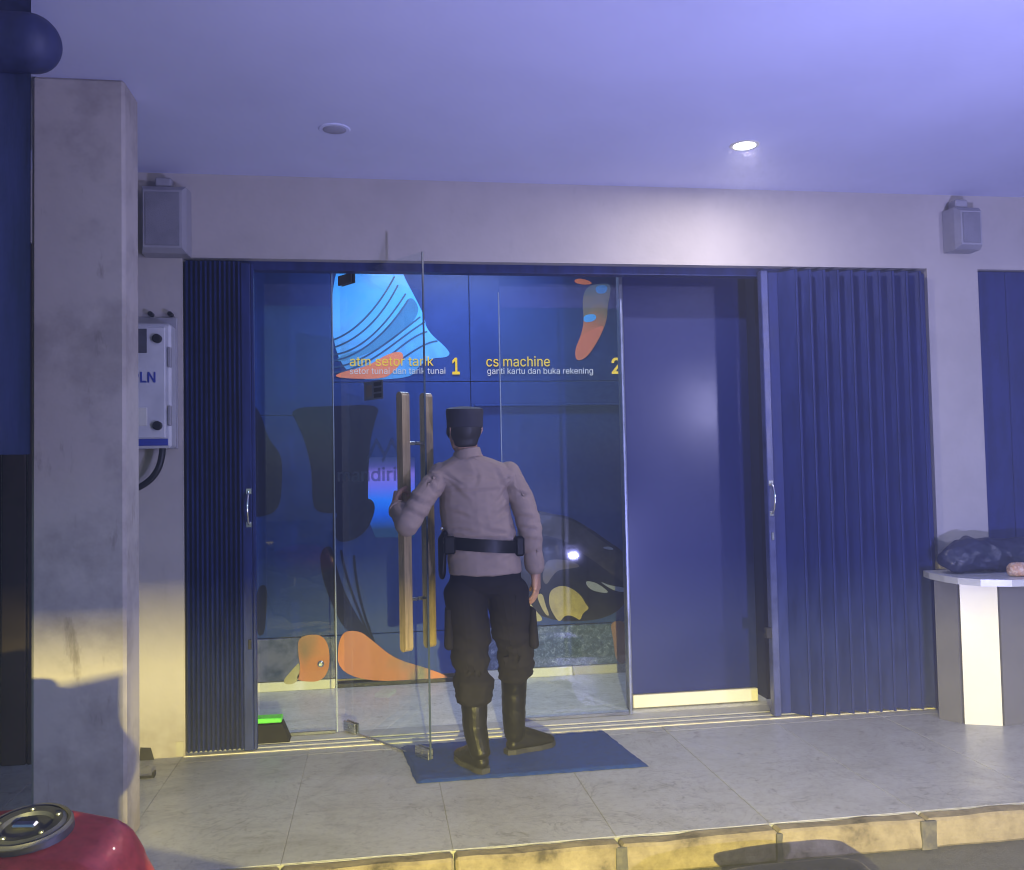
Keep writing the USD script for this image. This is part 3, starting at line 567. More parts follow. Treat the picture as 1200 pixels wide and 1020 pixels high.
tag(obj('black_bag', bag, mat('dark_nylon', (.012, .016, .045), .45, var=.3, scale=9), None, smooth=True), 'crumpled black bag lying on the counter table', 'bag')
pk = blob([(3.335, -.44, ztop + .035), (3.46, -.44, ztop + .03)], [.038, .036], .006, 9, .018, 30, 3)
pk.vertices[:, 2] = np.maximum(pk.vertices[:, 2], ztop + .002)
tag(obj('snack_packet', pk, mat('packet_film', (.42, .24, .14), .3, var=.5, scale=30, dark=(.55, .45, .38)), None, smooth=True), 'small orange snack packet at the front of the counter table', 'packet')

# ------------------------------------------------------------------ the person
def S(c, r):
    c = np.array(c, float)
    m = m3.Manifold.sphere(1.0, 24)
    r = (r, r, r) if np.ndim(r) == 0 else r
    return m.scale(tuple(map(float, r))).translate(tuple(c))
def chain(js, rs): return [m3.Manifold.batch_hull([S(js[k], rs[k]), S(js[k + 1], rs[k + 1])]) for k in range(len(js) - 1)]
def solid(parts, el, it=12):
    t = totri(m3.Manifold.batch_boolean(parts, m3.OpType.Add).refine_to_length(el)); trimesh.smoothing.filter_taubin(t, iterations=it); return t
def folds(t, amp, fr, seed, mask=None):
    n = t.vertex_normals; v = t.vertices
    f = meshkit.fbm(v * np.array(fr), 4, seed); rid = 1 - 2 * np.abs(f - .5)
    d = (rid - .8) * amp + (meshkit.fbm(v * 5, 2, seed + 3) - .5) * amp
    if mask is not None: d = d * mask(v)
    t.vertices = v + n * d[:, None]; return t
def hand(wrist, fwd, palm, side, curl, spread=.0, scale=1.0):
    """a hand: palm plus five separate, bent fingers. fwd: wrist to knuckles; palm: the way the palm faces; side: the way of the thumb"""
    w = np.array(wrist, float); f = np.array(fwd, float); f /= np.linalg.norm(f)
    p_ = np.array(palm, float); p_ -= f * (p_ @ f); p_ /= np.linalg.norm(p_); s_ = np.cross(f, p_); s_ = s_ if s_ @ np.array(side, float) > 0 else -s_
    P = [m3.Manifold.batch_hull([S(w, .025 * scale), S(w + f * .03 + s_ * .016, .019), S(w + f * .03 - s_ * .016, .018), S(w + f * .085 + s_ * .032, .0125), S(w + f * .08 - s_ * .034, .0115)])]
    for k, (o, L) in enumerate(((.031, .078), (.0105, .086), (-.011, .08), (-.032, .062))):
        b0 = w + f * (.085 - .004 * abs(k - 1)) + s_ * o; d = f + s_ * o * spread; d /= np.linalg.norm(d); q = [b0]; a = 0
        for j, fr in enumerate((.45, .3, .25)):
            a += curl[j]; q.append(q[-1] + (math.cos(a) * d + math.sin(a) * p_) * L * fr)
        P += chain(q, [.0098, .0092, .0085, .0072])
    b0 = w + f * .025 + s_ * .025; d = f * .65 + s_ * .6 + p_ * .35; d /= np.linalg.norm(d)
    q = [b0, b0 + d * .042]; d2 = f * .8 + s_ * .1 + p_ * .55; d2 /= np.linalg.norm(d2); q += [q[-1] + d2 * .03, q[-1] + d2 * .055]
    P += chain(q, [.016, .0125, .0108, .0085])
    return P
per = thing('person', 'police officer in taupe shirt, dark trousers and black cap entering the glass door', 'person')
CX, CY = .468, -.40
SKIN = mat('skin', (.36, .20, .135), .5, var=.12, scale=8)
SHIRT = mat('taupe_shirt', (.275, .21, .175), .88, var=.12, scale=5, bump=.25, bscale=400, spec=.15)
TROU = mat('dark_brown_trousers', (.0105, .0095, .011), .85, var=.25, scale=5, bump=.3, bscale=350, spec=.12)
LEATH = mat('black_leather', (.0035, .0034, .0036), .40, var=.3, scale=12, bump=.15, bscale=90, spec=.16)
CAPM = mat('black_cap_cloth', (.020, .019, .028), .85, var=.2)
HAIR = mat('black_hair', (.012, .010, .010), .6, var=.3, scale=60, stretch=(1, 1, .2))
LS, LE, LWr = (.305, -.40, 1.395), (.135, -.55, 1.165), (.088, -.435, 1.245)
RS, REl, RWr = (.640, -.40, 1.39), (.735, -.43, 1.125), (.762, -.40, .905)
LA, RA = (.432, -.52, .13), (.648, -.325, .13)
LK, RK = (.435, -.44, .53), (.662, -.37, .53)
LH, RH = (.405, -.41, .83), (.610, -.40, .83)
HC = np.array([.428, -.385, 1.605])
body = []
body += chain([(CX + .04, CY, .95), (CX + .02, CY, 1.10), (CX, CY, 1.32)], [(.12, .09, .09), (.135, .09, .1), (.15, .095, .09)])
body += chain([(CX - .01, CY, 1.38), (.435, -.40, 1.50)], [(.12, .07, .07), (.055, .055, .05)])
body += chain([(.437, -.40, 1.47), (.43, -.39, 1.56)], [.054, .056])
body += chain([LS, LE, LWr], [.052, .042, .030]) + chain([RS, REl, RWr], [.052, .042, .028])
body += chain([(.445, -.40, .83), LK, (.437, -.50, .36)], [.070, .05, .036]) + chain([(.585, -.40, .83), RK, (.656, -.345, .42)], [.070, .05, .036])
# head (turned a little to the left): skull, face, jaw, nose, brow, ears
def hd(x, y, z):
    a = .35; return HC + np.array([x * math.cos(a) - y * math.sin(a), x * math.sin(a) + y * math.cos(a), z])
body += [S(HC, (.074, .092, .105)), m3.Manifold.batch_hull([S(hd(0, .045, -.03), (.058, .045, .05)), S(hd(0, .055, -.088), .030), S(hd(.035, .01, -.07), .03), S(hd(-.035, .01, -.07), .03)])]
body += [m3.Manifold.batch_hull([S(hd(0, .095, .005), .008), S(hd(0, .112, -.03), .012), S(hd(0.012, .096, -.035), .009), S(hd(-.012, .096, -.035), .009)])]
body += [m3.Manifold.batch_hull([S(hd(-.03, .08, .022), .012), S(hd(.03, .08, .022), .012)]), m3.Manifold.batch_hull([S(hd(-.02, .088, -.066), .008), S(hd(.02, .088, -.066), .008)])]
for s in (-1, 1):
    body += [m3.Manifold.batch_hull([S(hd(s * .076, -.005, .018), (.008, .018, .014)), S(hd(s * .072, .002, -.028), (.007, .010, .010)), S(hd(s * .084, -.018, .012), (.006, .008, .02))])]
hl = hand(LWr, np.array((.085, -.325, 1.29)) - np.array(LWr), (1, .1, -.05), (0, 0, 1), (.5, .95, .75))
hr = hand(RWr, (.06, .03, -1), (-.9, .4, 0), (.2, 1, 0), (.25, .35, .3))
bm = solid(body + hl + hr, .011, 8)
obj('body', bm, SKIN, per, smooth=True)
for s in (-1, 1):
    obj('eye', trimesh.creation.icosphere(2, .0115).apply_translation(hd(s * .031, .078, .0)), WHITE, per, smooth=True)
hair = solid([S(HC + (0, -.016, .008), (.081, .089, .088))] + [m3.Manifold.batch_hull([S(HC + (0, -.04, -.02), (.070, .05, .04)), S(HC + (0, -.044, -.066), (.056, .036, .02))])], .012, 6)
obj('hair', hair, HAIR, per, smooth=True)
# peaked field cap: low flat crown seen from behind
cp_ = []
ring = lambda z, rx, ry, dz=0: [(HC[0] + rx * math.cos(a), HC[1] - .004 + ry * math.sin(a), z + dz * math.sin(a)) for a in np.linspace(0, 2 * math.pi, 48, endpoint=False)]
prof = [(1.618, .0855, .1005), (1.623, .0885, .1035), (1.645, .0890, .1045), (1.680, .0910, .107), (1.700, .0925, .108), (1.712, .0895, .106), (1.7185, .074, .090), (1.7205, .04, .05)]
Vc = [p2 for z, a, c in prof for p2 in ring(z, a, c, .008 if z > 1.68 else 0)] + [(HC[0], HC[1] - .004, 1.7205), (HC[0], HC[1] - .004, 1.618)]
Fc = []
for i in range(len(prof) - 1):
    for k in range(48):
        A, B, C, E_ = i * 48 + k, i * 48 + (k + 1) % 48, (i + 1) * 48 + (k + 1) % 48, (i + 1) * 48 + k; Fc += [(A, B, C), (A, C, E_)]
L0 = len(Vc); Fc += [((len(prof) - 1) * 48 + k, (len(prof) - 1) * 48 + (k + 1) % 48, L0 - 2) for k in range(48)] + [((k + 1) % 48, k, L0 - 1) for k in range(48)]
cpo = obj('cap', trimesh.Trimesh(Vc, Fc), CAPM, per, smooth=40)
pk_ = [hd(x, y, -.003 - .03 * ((y - .09) / .07)) for x, y in [(-.07, .06), (-.05, .11), (-.02, .15), (.02, .15), (.05, .11), (.07, .06)]]
pe = np.array(pk_); obj('peak', trimesh.Trimesh(np.vstack([pe, pe + (0, 0, .006)])).convex_hull, CAPM, cpo)
# shirt
sh_ = []
sh_ += chain([(CX + .045, CY, .915), (CX + .04, CY, 1.00), (CX + .022, CY, 1.09), (CX + .0, CY, 1.22), (CX + .0, CY, 1.33)], [(.180, .128, .03), (.178, .124, .06), (.178, .122, .07), (.170, .118, .08), (.168, .115, .09)])
sh_ += [m3.Manifold.batch_hull([S((.31, -.40, 1.385), (.06, .07, .055)), S((.632, -.40, 1.375), (.06, .07, .055)), S((.435, -.40, 1.455), (.075, .07, .05)), S((.47, -.395, 1.34), (.15, .11, .06))])]
sh_ += chain([LS, (.205, -.49, 1.27), LE], [.058, .059, .055]) + chain([LE, (np.array(LE) * .25 + np.array(LWr) * .75)], [.055, .044])
sh_ += chain([RS, (.700, -.415, 1.26), REl, (np.array(REl) * .15 + np.array(RWr) * .85)], [.060, .059, .056, .047])
sm = solid(sh_, .010, 14)
def armmask(v): return 1 + .35 * np.clip((.30 - v[:, 0]) / .06, 0, 1) + .35 * np.clip((v[:, 0] - .655) / .05, 0, 1) + .7 * np.exp(-((v[:, 2] - 1.11) / .05) ** 2)
folds(sm, .0095, (8, 8, 15), 11, armmask)
# pressed creases: (x, z) strokes of valleys on the back and sides
v = sm.vertices; nn = sm.vertex_normals; dd = np.zeros(len(v))
for (xa, za, xb, zb2, w_, a_) in ((.32, 1.40, .40, 1.33, .010, .007), (.33, 1.36, .42, 1.26, .011, .007), (.62, 1.37, .55, 1.30, .010, .008), (.635, 1.33, .53, 1.21, .012, .008), (.64, 1.24, .54, 1.17, .010, .007), (.33, 1.22, .45, 1.17, .010, .006),
        (.345, 1.13, .47, 1.115, .008, .007), (.50, 1.125, .64, 1.10, .008, .008), (.42, 1.095, .60, 1.075, .007, .006), (.335, 1.10, .42, 1.09, .007, .006), (.47, 1.40, .46, 1.33, .012, .005), (.56, 1.42, .60, 1.33, .010, .005),
        (.66, 1.30, .73, 1.27, .010, .007), (.67, 1.18, .76, 1.17, .009, .009), (.68, 1.13, .77, 1.115, .008, .009), (.70, 1.07, .78, 1.06, .008, .007), (.71, 1.00, .79, 1.01, .009, .006), (.22, 1.36, .28, 1.30, .009, .008), (.15, 1.29, .25, 1.24, .010, .009), (.13, 1.24, .23, 1.18, .009, .009), (.24, 1.40, .30, 1.36, .009, .007),
        (.36, .98, .44, 1.01, .010, .005), (.58, .97, .66, 1.00, .010, .005)):
    A_, B_ = np.array((xa, za)), np.array((xb, zb2)); q = v[:, [0, 2]] + np.stack([meshkit.noise(v * 30) - .5, meshkit.noise(v * 26 + 7) - .5], 1) * .016
    tt = np.clip(((q - A_) @ (B_ - A_)) / ((B_ - A_) @ (B_ - A_)), 0, 1); ds = np.linalg.norm(q - A_ - tt[:, None] * (B_ - A_), axis=1)
    side_ = ((q - A_) @ np.array([-(B_ - A_)[1], (B_ - A_)[0]])) > 0
    dd += 1.2 * a_ * (-.8 * np.exp(-(ds / w_) ** 2) + .7 * np.exp(-((ds - w_ * 1.9) / (w_ * 1.1)) ** 2) * side_) * np.sin(np.clip(tt, .08, .92) * math.pi) ** .7
sm.vertices = v + nn * (dd * (v[:, 1] < -.36))[:, None]
# yoke seam across the back, pinched waist under the belt
v = sm.vertices; dz = v[:, 2] - (1.318 + .02 * (v[:, 0] - .45)); bk = (v[:, 1] < CY) & (np.abs(v[:, 0] - .47) < .19)
v[:, 1] += np.where(bk, .007 * (np.clip(-dz / .006, -1, 1) * np.exp(-np.abs(dz) / .035)), 0)
wz = np.exp(-((v[:, 2] - (1.05 - .09 * (v[:, 0] - .49))) / .028) ** 2) * (np.abs(v[:, 0] - .5) < .21)
v[:, 1] = CY + (v[:, 1] - CY) * (1 - .09 * wz); v[:, 0] = .505 + (v[:, 0] - .505) * (1 - .06 * wz)
sm.vertices = v
shp = obj('shirt', sm, SHIRT, per, smooth=True)
cr = [(.435 + .062 * math.cos(a), -.398 + .062 * math.sin(a), 1.492 + .012 * math.sin(a * 1 + 2.0)) for a in np.linspace(0, 2 * math.pi, 40)]
cv = []
for (x, y, z) in cr: cv += [(x * 1.0, y, z - .022), (.435 + (x - .435) * .92, -.398 + (y + .398) * .92, z + .020), (.435 + (x - .435) * 1.04, -.398 + (y + .398) * 1.04, z + .018), (.435 + (x - .435) * 1.22, -.398 + (y + .398) * 1.22, z - .024)]
cf = []
for k in range(39):
    for j in range(3): cf.append((k * 4 + j, k * 4 + j + 1, k * 4 + j + 5, k * 4 + j + 4))
obj('collar', (np.array(cv), cf), SHIRT, shp, smooth=True)
for s, c0 in ((-1, (.335, 1.437)), (1, (.585, 1.425))):
    ep = cbox(-.058, .058, -.025, .025, 0, .006, .003); ep.apply_transform(trimesh.transformations.rotation_matrix(s * .42, (0, 1, 0))); ep.apply_translation((c0[0], -.40, c0[1] + .012))
    obj('epaulette', ep, SHIRT, shp)
for wpos, el in ((LWr, LE), (RWr, REl)):
    a = np.array(el) * .22 + np.array(wpos) * .78; c = np.array(el) * .08 + np.array(wpos) * .92
    obj('cuff', tube([a, (a + c) / 2, c], [.051, .049, .047] if wpos is RWr else [.051, .047, .043], 24), SHIRT, shp, smooth=40)
# belt with holster, pouch and buckles
bz = lambda x: 1.05 - .09 * (x - .49)
def beltring(h0, h1, rx, ry):
    vv = []; n = 64
    for a in np.linspace(0, 2 * math.pi, n, endpoint=False):
        x = .505 + rx * math.cos(a); y = CY + ry * math.sin(a)
        vv += [(x, y, bz(x) + h0), (x, y, bz(x) + h1), (.505 + (rx - .01) * math.cos(a), CY + (ry - .01) * math.sin(a), bz(x) + h1), (.505 + (rx - .01) * math.cos(a), CY + (ry - .01) * math.sin(a), bz(x) + h0)]
    ff = [(k * 4 + j, k * 4 + (j + 1) % 4, ((k + 1) % n) * 4 + (j + 1) % 4, ((k + 1) % n) * 4 + j) for k in range(n) for j in range(4)]
    return np.array(vv), ff
be = obj('belt', beltring(-.030, .030, .186, .127), LEATH, per, smooth=40)
obj('holster', m3.Manifold.batch_hull([S((.305, -.445, 1.075), (.022, .035, .03)), S((.300, -.46, .93), (.018, .03, .04)), S((.315, -.455, 1.11), (.015, .03, .015))]), LEATH, be, smooth=50)
obj('pouch', cbox(.305, .36, -.535, -.495, 1.015, 1.10, .008), LEATH, be)
obj('pouch', cbox(.655, .70, -.48, -.42, .99, 1.085, .01), LEATH, be)
[obj('buckle', trimesh.creation.icosphere(2, .009).apply_translation(q), CHROME, be, smooth=True) for q in ((.300, -.487, 1.135), (.312, -.497, 1.072))]
# trousers, bloused over the boots
tr_ = []
tr_ += chain([(CX + .05, CY, .96), (CX + .045, CY, .86)], [(.168, .115, .05), (.178, .125, .08)])
tr_ += chain([(.418, -.41, .82), (.432, -.44, .56), (.437, -.475, .42), (.437, -.50, .335)], [(.108, .112, .08), (.088, .088, .08), (.092, .09, .07), (.083, .083, .05)])
tr_ += chain([(.615, -.40, .82), (.655, -.375, .56), (.660, -.36, .45), (.657, -.345, .395)], [(.112, .112, .08), (.085, .088, .08), (.088, .09, .06), (.080, .083, .045)])
tm = solid(tr_, .011, 12)
folds(tm, .026, (6, 6, 11), 23, lambda v: .4 + 1.6 * np.clip((.75 - v[:, 2]) / .25, 0, 1))
tro = obj('trousers', tm, TROU, per, smooth=True)
for pos in ((.326, -.43, .66), (.742, -.40, .64)):
    obj('cargo_pocket', solid([m3.Manifold.batch_hull([S((pos[0], pos[1] - .04, pos[2] - .08), .024), S((pos[0], pos[1] + .04, pos[2] - .08), .014), S((pos[0], pos[1] - .04, pos[2] + .08), .012), S((pos[0], pos[1] + .04, pos[2] + .08), .012)])], .02, 4), TROU, tro, smooth=True)
def boot(ank, yawdir, heel, shaft_top, label=None):
    d = np.array([math.cos(yawdir), math.sin(yawdir), 0]); h = np.array([heel[0], heel[1], 0.0])
    P = chain([shaft_top, (ank[0], ank[1], .20), (h[0] + d[0] * .045, h[1] + d[1] * .045, .10)], [(.064, .064, .03), (.057, .057, .05), (.050, .050, .04)])
    P += [m3.Manifold.batch_hull([S(h + d * .035 + (0, 0, .055), .036), S(h + d * .16 + (0, 0, .050), (.045, .045, .034)), S(h + d * .235 + (0, 0, .045), (.038, .038, .026)), S(h + d * .07 + (0, 0, .105), .038)])]
    t = solid(P, .011, 8); folds(t, .006, (14, 14, 26), 31, lambda v: (v[:, 2] > .07) * 1.0)
    o = obj('boot', t, LEATH, per, smooth=True)
    so = Polygon([tuple((h + d * a + np.array([-d[1], d[0], 0]) * w)[:2]) for a, w in ((-.008, .022), (-.008, -.022), (.03, -.04), (.10, -.036), (.17, -.049), (.24, -.040), (.277, -.012), (.277, .012), (.24, .040), (.17, .049), (.10, .036), (.03, .04))])
    s_ = extr(so, .024); s_.apply_translation((0, 0, .012)); obj('sole', s_, RUBBER, o)
    return o
boot((.437, -.515), math.radians(112), (.472, -.605), (.437, -.50, .34))
boot((.650, -.335), math.radians(22), (.612, -.345), (.655, -.345, .40))

# ------------------------------------------------------------------ motorcycles on the road
PAINT = mat('red_tank_paint', (.50, .06, .065), .42, var=.25, scale=60, coat=.35, metal=.3)
DPAINT = mat('dark_blue_paint', (.012, .014, .05), .2, var=.2, coat=.8)
def wheel(parent, x, y, z, r=.29, nm='wheel', axis_yaw=0.0):
    t = trimesh.creation.torus(r - .05, .05, 48, 16); t.apply_transform(trimesh.transformations.rotation_matrix(math.pi / 2, (1, 0, 0))); t.apply_translation((x, y, z))
    w = obj(nm, t, RUBBER, parent, smooth=True)
    sp = [tube([(x, y, z), (x + (r - .08) * math.cos(a), y, z + (r - .08) * math.sin(a))], .012, 6) for a in np.linspace(0, 2 * math.pi, 5, endpoint=False)]
    obj('rim', cat_(tube([(x, y - .05, z), (x, y + .05, z)], .035, 16), *sp), ALU, w)
mo = thing('motorcycle', 'red motorcycle with a round fuel cap at the bottom left corner', 'motorcycle', (-.622, -3.03, -.014), math.radians(171))
# local frame: the front towards +x (left in the picture)
def tank():
    T = [m3.Manifold.batch_hull([S((.02, 0, .68), (.16, .15, .122)), S((-.10, 0, .68), (.085, .125, .105)), S((-.13, 0, .62), (.09, .12, .08)), S((.20, 0, .675), (.11, .15, .11)), S((.04, 0, .58), (.2, .17, .08))])]
    t = solid(T, .012, 10)
    v = t.vertices; ridge = np.exp(-((np.abs(v[:, 1]) - .075) / .022) ** 2) * (v[:, 2] > .7); v[:, 2] += ridge * .008; v[:, 2] -= .006 * np.exp(-(v[:, 1] / .04) ** 2) * (v[:, 2] > .7) * (v[:, 0] < -.05); rr = np.hypot(v[:, 0] - .005, v[:, 1]); v[:, 2] = np.where(rr < .10, np.minimum(v[:, 2], .786 + .25 * np.clip(rr - .078, 0, 1)), v[:, 2]); t.vertices = v; t.apply_transform(TILT); return t
TILT = trimesh.transformations.rotation_matrix(math.radians(-9), (1, 0, 0), (0, 0, .80))
tl = lambda m: m.apply_transform(TILT)
tk = obj('fuel_tank', tank(), PAINT, mo, smooth=True)
cz_ = .793
cap_ = lathe([(0, .004), (.040, .004), (.044, .010), (.058, .012), (.066, .006), (.067, -.01), (0, -.01)], 48, (.005, 0, cz_))
obj('fuel_cap', tl(cap_), mat('cap_metal', (.09, .095, .13), .38, metal=.8), tk, smooth=30)
obj('cap_ring', tl(lathe([(.066, -.006), (.066, .009), (.071, .010), (.075, .004), (.076, -.012), (.066, -.012)], 48, (.005, 0, cz_))), mat('cap_ring_metal', (.13, .13, .16), .45, metal=.8), tk, smooth=30)
obj('cap_key_flap', tl(cbox(-.012, .030, -.009, .009, cz_ + .0045, cz_ + .012, .003)), CHROME, tk)
for k in range(5):
    a = k * 1.2566; obj('cap_screw', tl(lathe([(0, 0), (.005, 0), (.004, .003), (0, .003)], 10, (.005 + .051 * math.cos(a), .051 * math.sin(a), cz_ + .011))), ALU, tk)
obj('seat', solid([m3.Manifold.batch_hull([S((-.24, 0, .42), (.05, .09, .05)), S((-.45, 0, .37), (.1, .11, .05)), S((-.66, 0, .37), (.06, .08, .04))])], .03, 5), BLACKP, mo, smooth=True)
obj('engine', cat_(cbox(-.2, .2, -.13, .13, .12, .42, .03), *[cbox(-.05, .25, -.15, .15, .26 + .03 * k, .275 + .03 * k, .003) for k in range(5)]), ALU, mo)
obj('frame', cat_(tube([(.45, 0, .62), (.1, 0, .55), (-.3, 0, .36), (-.62, 0, .32)], .025), tube([(.45, 0, .6), (.3, 0, .2), (-.2, 0, .1), (-.3, 0, .44)], .022)), BLACKP, mo, smooth=True)
for s in (-1, 1):
    obj('fork', tube([(.42, s * .09, .74), (.68, s * .09, .17)], .022), CHROME, mo, smooth=40)
    obj('grip', tube([(.36, s * .27, .80), (.30, s * .39, .79)], .018), RUBBER, mo, smooth=40)
obj('handlebar', tube(bezier([(.36, -.27, .80), (.42, -.1, .83), (.46, 0, .78), (.42, .1, .83), (.36, .27, .80)], 20), .012), BLACKP, mo, smooth=True)
wheel(mo, .70, 0, .17); wheel(mo, -.56, 0, .12, .24)
obj('swingarm', cat_(tube([(-.2, -.08, .2), (-.56, -.08, .12)], .02), tube([(-.2, .08, .2), (-.56, .08, .12)], .02)), ALU, mo)
obj('headlamp', solid([S((.60, 0, .68), (.07, .09, .09))], .03, 3), BLACKP, mo, smooth=True)

ms = thing('storage_tub', 'unidentified dark glossy navy object built as a low tub with a rounded lid at the bottom edge below the kerb', 'tub', (0, 0, 0))  # kind unknown; shaped low so that its shadow stays short
NTUB = mat('navy_gloss', (.004, .006, .02), .3, var=.2, spec=.35)
def rrect(x0, x1, y0, y1, r): return sbox(x0 + r, y0 + r, x1 - r, y1 - r).buffer(r, quad_segs=8)
lid_ = m3.Manifold.hull_points(np.array([(x, y, z) for q, z in ((rrect(1.14, 1.625, -2.13, -1.80, .05), .018), (rrect(1.14, 1.625, -2.13, -1.80, .05), .034), (rrect(1.22, 1.60, -2.11, -1.83, .06), .052), (rrect(1.30, 1.565, -2.09, -1.85, .06), .0605)) for x, y in q.exterior.coords]))
obj('lid', lid_, NTUB, ms, smooth=50)
tb2 = extr(rrect(1.17, 1.60, -2.11, -1.82, .05), .135); tb2.apply_translation((0, 0, RZ + .001)); obj('body', tb2, NTUB, ms, smooth=50)
for xx in (1.145, 1.608): obj('clip', cbox(xx, xx + .012, -2.01, -1.92, -.04, .03, .004), BLACKP, ms)

# the machine whose headlamp throws the yellow light (stands behind the photographer)
LX, LY, LZ = .235, -5.30, .985
hm = thing('scooter', 'parked scooter behind the photographer with its yellow headlamp lit', 'scooter', (LX, LY, 0))
obj('headlamp_shell', cat_(box(-.24, .24, -.06, -.04, LZ - .10, LZ + .045), box(-.24, -.23, -.04, .20, LZ - .10, LZ + .045), box(.23, .24, -.04, .20, LZ - .10, LZ + .045), box(-.24, .24, -.04, .24, LZ + .035, LZ + .045), box(-.24, .24, .241, .25, LZ - .014, LZ + .045)), BLACKP, hm)
obj('leg_shield', solid([m3.Manifold.batch_hull([S((0, -.12, .2), (.2, .05, .1)), S((0, -.16, .78), (.12, .05, .1))])], .04, 4), DPAINT, hm, smooth=True)
obj('seat', solid([m3.Manifold.batch_hull([S((0, -.7, .6), (.12, .1, .06)), S((0, -1.2, .62), (.12, .1, .06))])], .04, 4), BLACKP, hm, smooth=True)
obj('body_panel', solid([m3.Manifold.batch_hull([S((0, -.7, .4), (.14, .1, .1)), S((0, -1.25, .45), (.1, .1, .08))])], .04, 4), DPAINT, hm, smooth=True)
obj('handlebar', tube([(-.33, -.2, LZ), (0, -.12, LZ - .03), (.33, -.2, LZ)], .015), BLACKP, hm, smooth=True)
obj('floorboard', cbox(-.15, .15, -.62, -.1, .1, .15, .02), BLACKP, hm)
for y in (.05, -1.1):
    t = trimesh.creation.torus(.17, .05, 40, 12); t.apply_transform(trimesh.transformations.rotation_matrix(math.pi / 2, (0, 1, 0))); t.apply_translation((0, y, .10)); obj('wheel', t, RUBBER, hm, smooth=True)
hl_ = UsdLux.RectLight.Define(stage, str(hm.GetPath()) + '/bulb'); hl_.CreateWidthAttr(.03); hl_.CreateHeightAttr(.021); hl_.CreateIntensityAttr(HEAD_P / (.03 * .021)); hl_.CreateColorAttr(Gf.Vec3f(1, .86, .23))
hl_.AddTranslateOp().Set(Gf.Vec3d(0, 0, LZ)); hl_.AddRotateXYZOp().Set(Gf.Vec3f(90, 0, -8))

# street lamp at the front right whose soft reflection shows in the blue panel
sl = thing('street_lamp', 'low street lamp across the road behind the photographer', 'street lamp', (5.25, -7.8, 0))
obj('pole', tube([(0, 0, RZ), (0, 0, 2.25)], [.06, .04], 16), ALU, sl, smooth=40)
obj('cap', lathe([(0, 2.86), (.2, 2.80), (.26, 2.74), (.26, 2.72), (0, 2.72)], 24), ALU, sl, smooth=30)
obj('globe_holder', lathe([(0, 2.24), (.09, 2.24), (.12, 2.28), (0, 2.28)], 24), ALU, sl, smooth=30)
sp_ = UsdLux.SphereLight.Define(stage, str(sl.GetPath()) + '/globe_light'); sp_.CreateRadiusAttr(.21); sp_.CreateIntensityAttr(STREET_P / (4 * math.pi * .21 ** 2)); sp_.CreateColorAttr(Gf.Vec3f(.62, .60, 1.0))
sp_.AddTranslateOp().Set(Gf.Vec3d(0, 0, 2.50))
# unseen motorcycle added so that its case cuts the headlamp's beam on the pillar
bk_ = thing('motorcycle', 'unseen dark motorcycle added for its tall case, which shadows the pillar', 'motorcycle')
tc = m3.Manifold.hull_points(np.array([(x, y, z) for x, zz in ((-.12, .888), (-.50, .83)) for y in (-4.36, -4.06) for z in (.55, zz)]))
obj('top_case', tc, BLACKP, bk_); obj('case_lid', cbox(-.49, -.13, -4.35, -4.07, .535, .548, .004), GREYP, bk_)
obj('seat', solid([m3.Manifold.batch_hull([S((-.15, -4.2, .50), (.05, .11, .04)), S((-.95, -4.2, .50), (.08, .12, .05))])], .04, 4), BLACKP, bk_, smooth=True)
obj('fuel_tank', solid([m3.Manifold.batch_hull([S((-1.05, -4.2, .55), (.08, .12, .1)), S((-1.35, -4.2, .6), (.1, .14, .12))])], .04, 4), DPAINT, bk_, smooth=True)
obj('engine', cbox(-1.25, -.85, -4.32, -4.08, .1, .42, .03), ALU, bk_)
obj('frame', cat_(tube([(-.1, -4.2, .46), (-.9, -4.2, .44), (-1.5, -4.2, .6)], .025), tube([(-.9, -4.2, .44), (-.9, -4.2, .1), (-.35, -4.2, .17)], .022)), BLACKP, bk_, smooth=True)
obj('fork', tube([(-1.5, -4.2, .75), (-1.75, -4.2, .17)], .03), CHROME, bk_, smooth=40)
obj('handlebar', tube([(-1.42, -4.55, .80), (-1.5, -4.2, .78), (-1.42, -3.85, .80)], .014), BLACKP, bk_, smooth=True)
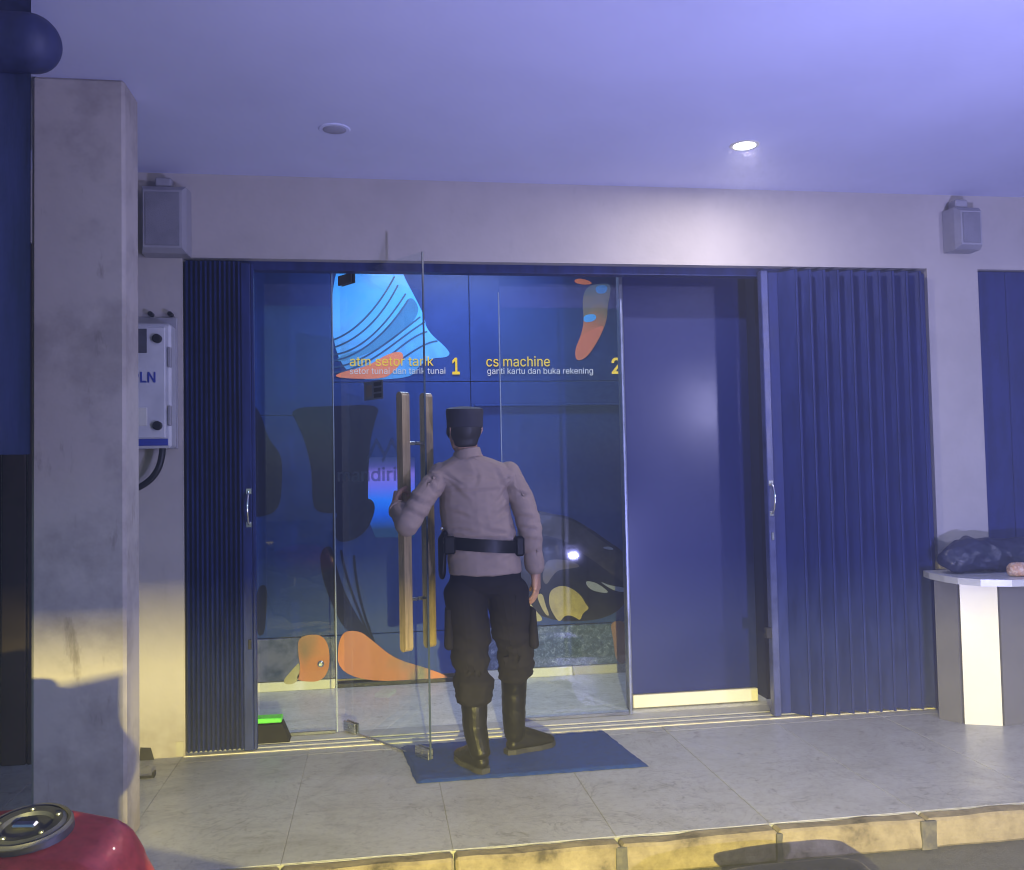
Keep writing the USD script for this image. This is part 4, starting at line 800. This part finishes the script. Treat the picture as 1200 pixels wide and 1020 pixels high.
wheel(bk_, -.35, -4.2, .17); wheel(bk_, -1.75, -4.2, .17)
# unseen floodlight tilted up to light the ceiling; glint shows in the right pane
fl = thing('floodlight', 'unseen blue white floodlight aimed up at the ceiling from the road', 'floodlight', (2.0, -3.9, .12), math.radians(-14))
obj('housing', cbox(-.16, .16, -.10, -.012, .28, .52, .012), BLACKP, fl)
obj('stand', cat_(tube([(-.19, -.05, .40), (-.19, -.05, RZ - .10), (.19, -.05, RZ - .10), (.19, -.05, .40)], .012)), BLACKP, fl, smooth=True)
for k in range(4): obj('cooling_fin', cbox(-.15, .15, -.135, -.101, .30 + .05 * k, .31 + .05 * k, .002), BLACKP, fl)
fa = UsdLux.RectLight.Define(stage, str(fl.GetPath()) + '/panel_light'); fa.CreateWidthAttr(.07); fa.CreateHeightAttr(.045); fa.CreateIntensityAttr(FLOOD_P / (.07 * .045)); fa.CreateColorAttr(Gf.Vec3f(.42, .43, 1.0))
fa.AddTranslateOp().Set(Gf.Vec3d(0, -.005, .40)); fa.AddRotateXYZOp().Set(Gf.Vec3f(140, 0, 0))
# ceiling lamp of the machine room, above the header's lower edge
rl = thing('room_light', 'flat ceiling light inside the machine room', 'ceiling light', (.5, .75, 2.90))
obj('housing', cbox(-.6, .6, -.1, .1, -.03, .003, .005), WHITEB, rl)
ra = UsdLux.RectLight.Define(stage, str(rl.GetPath()) + '/tube_light'); ra.CreateWidthAttr(1.1); ra.CreateHeightAttr(.16); ra.CreateIntensityAttr(ROOM_P / (1.1 * .16)); ra.CreateColorAttr(Gf.Vec3f(.55, .7, 1))
ra.AddTranslateOp().Set(Gf.Vec3d(0, 0, -.034))

# ------------------------------------------------------------------ air haze added for the lens veil
HAZE = usdkit.material(stage, '/World/Looks/night_haze', {'v': ('principled_volume', {'color': (.80, .80, .92), 'density': 0.019, 'anisotropy': 0.0})}, volume='v.volume')
tag(obj('haze', box(-26, 26, -27, 13, RZ - 1, 7.6), HAZE), 'thin pale haze added to imitate the lens veil', 'haze', kind='stuff')
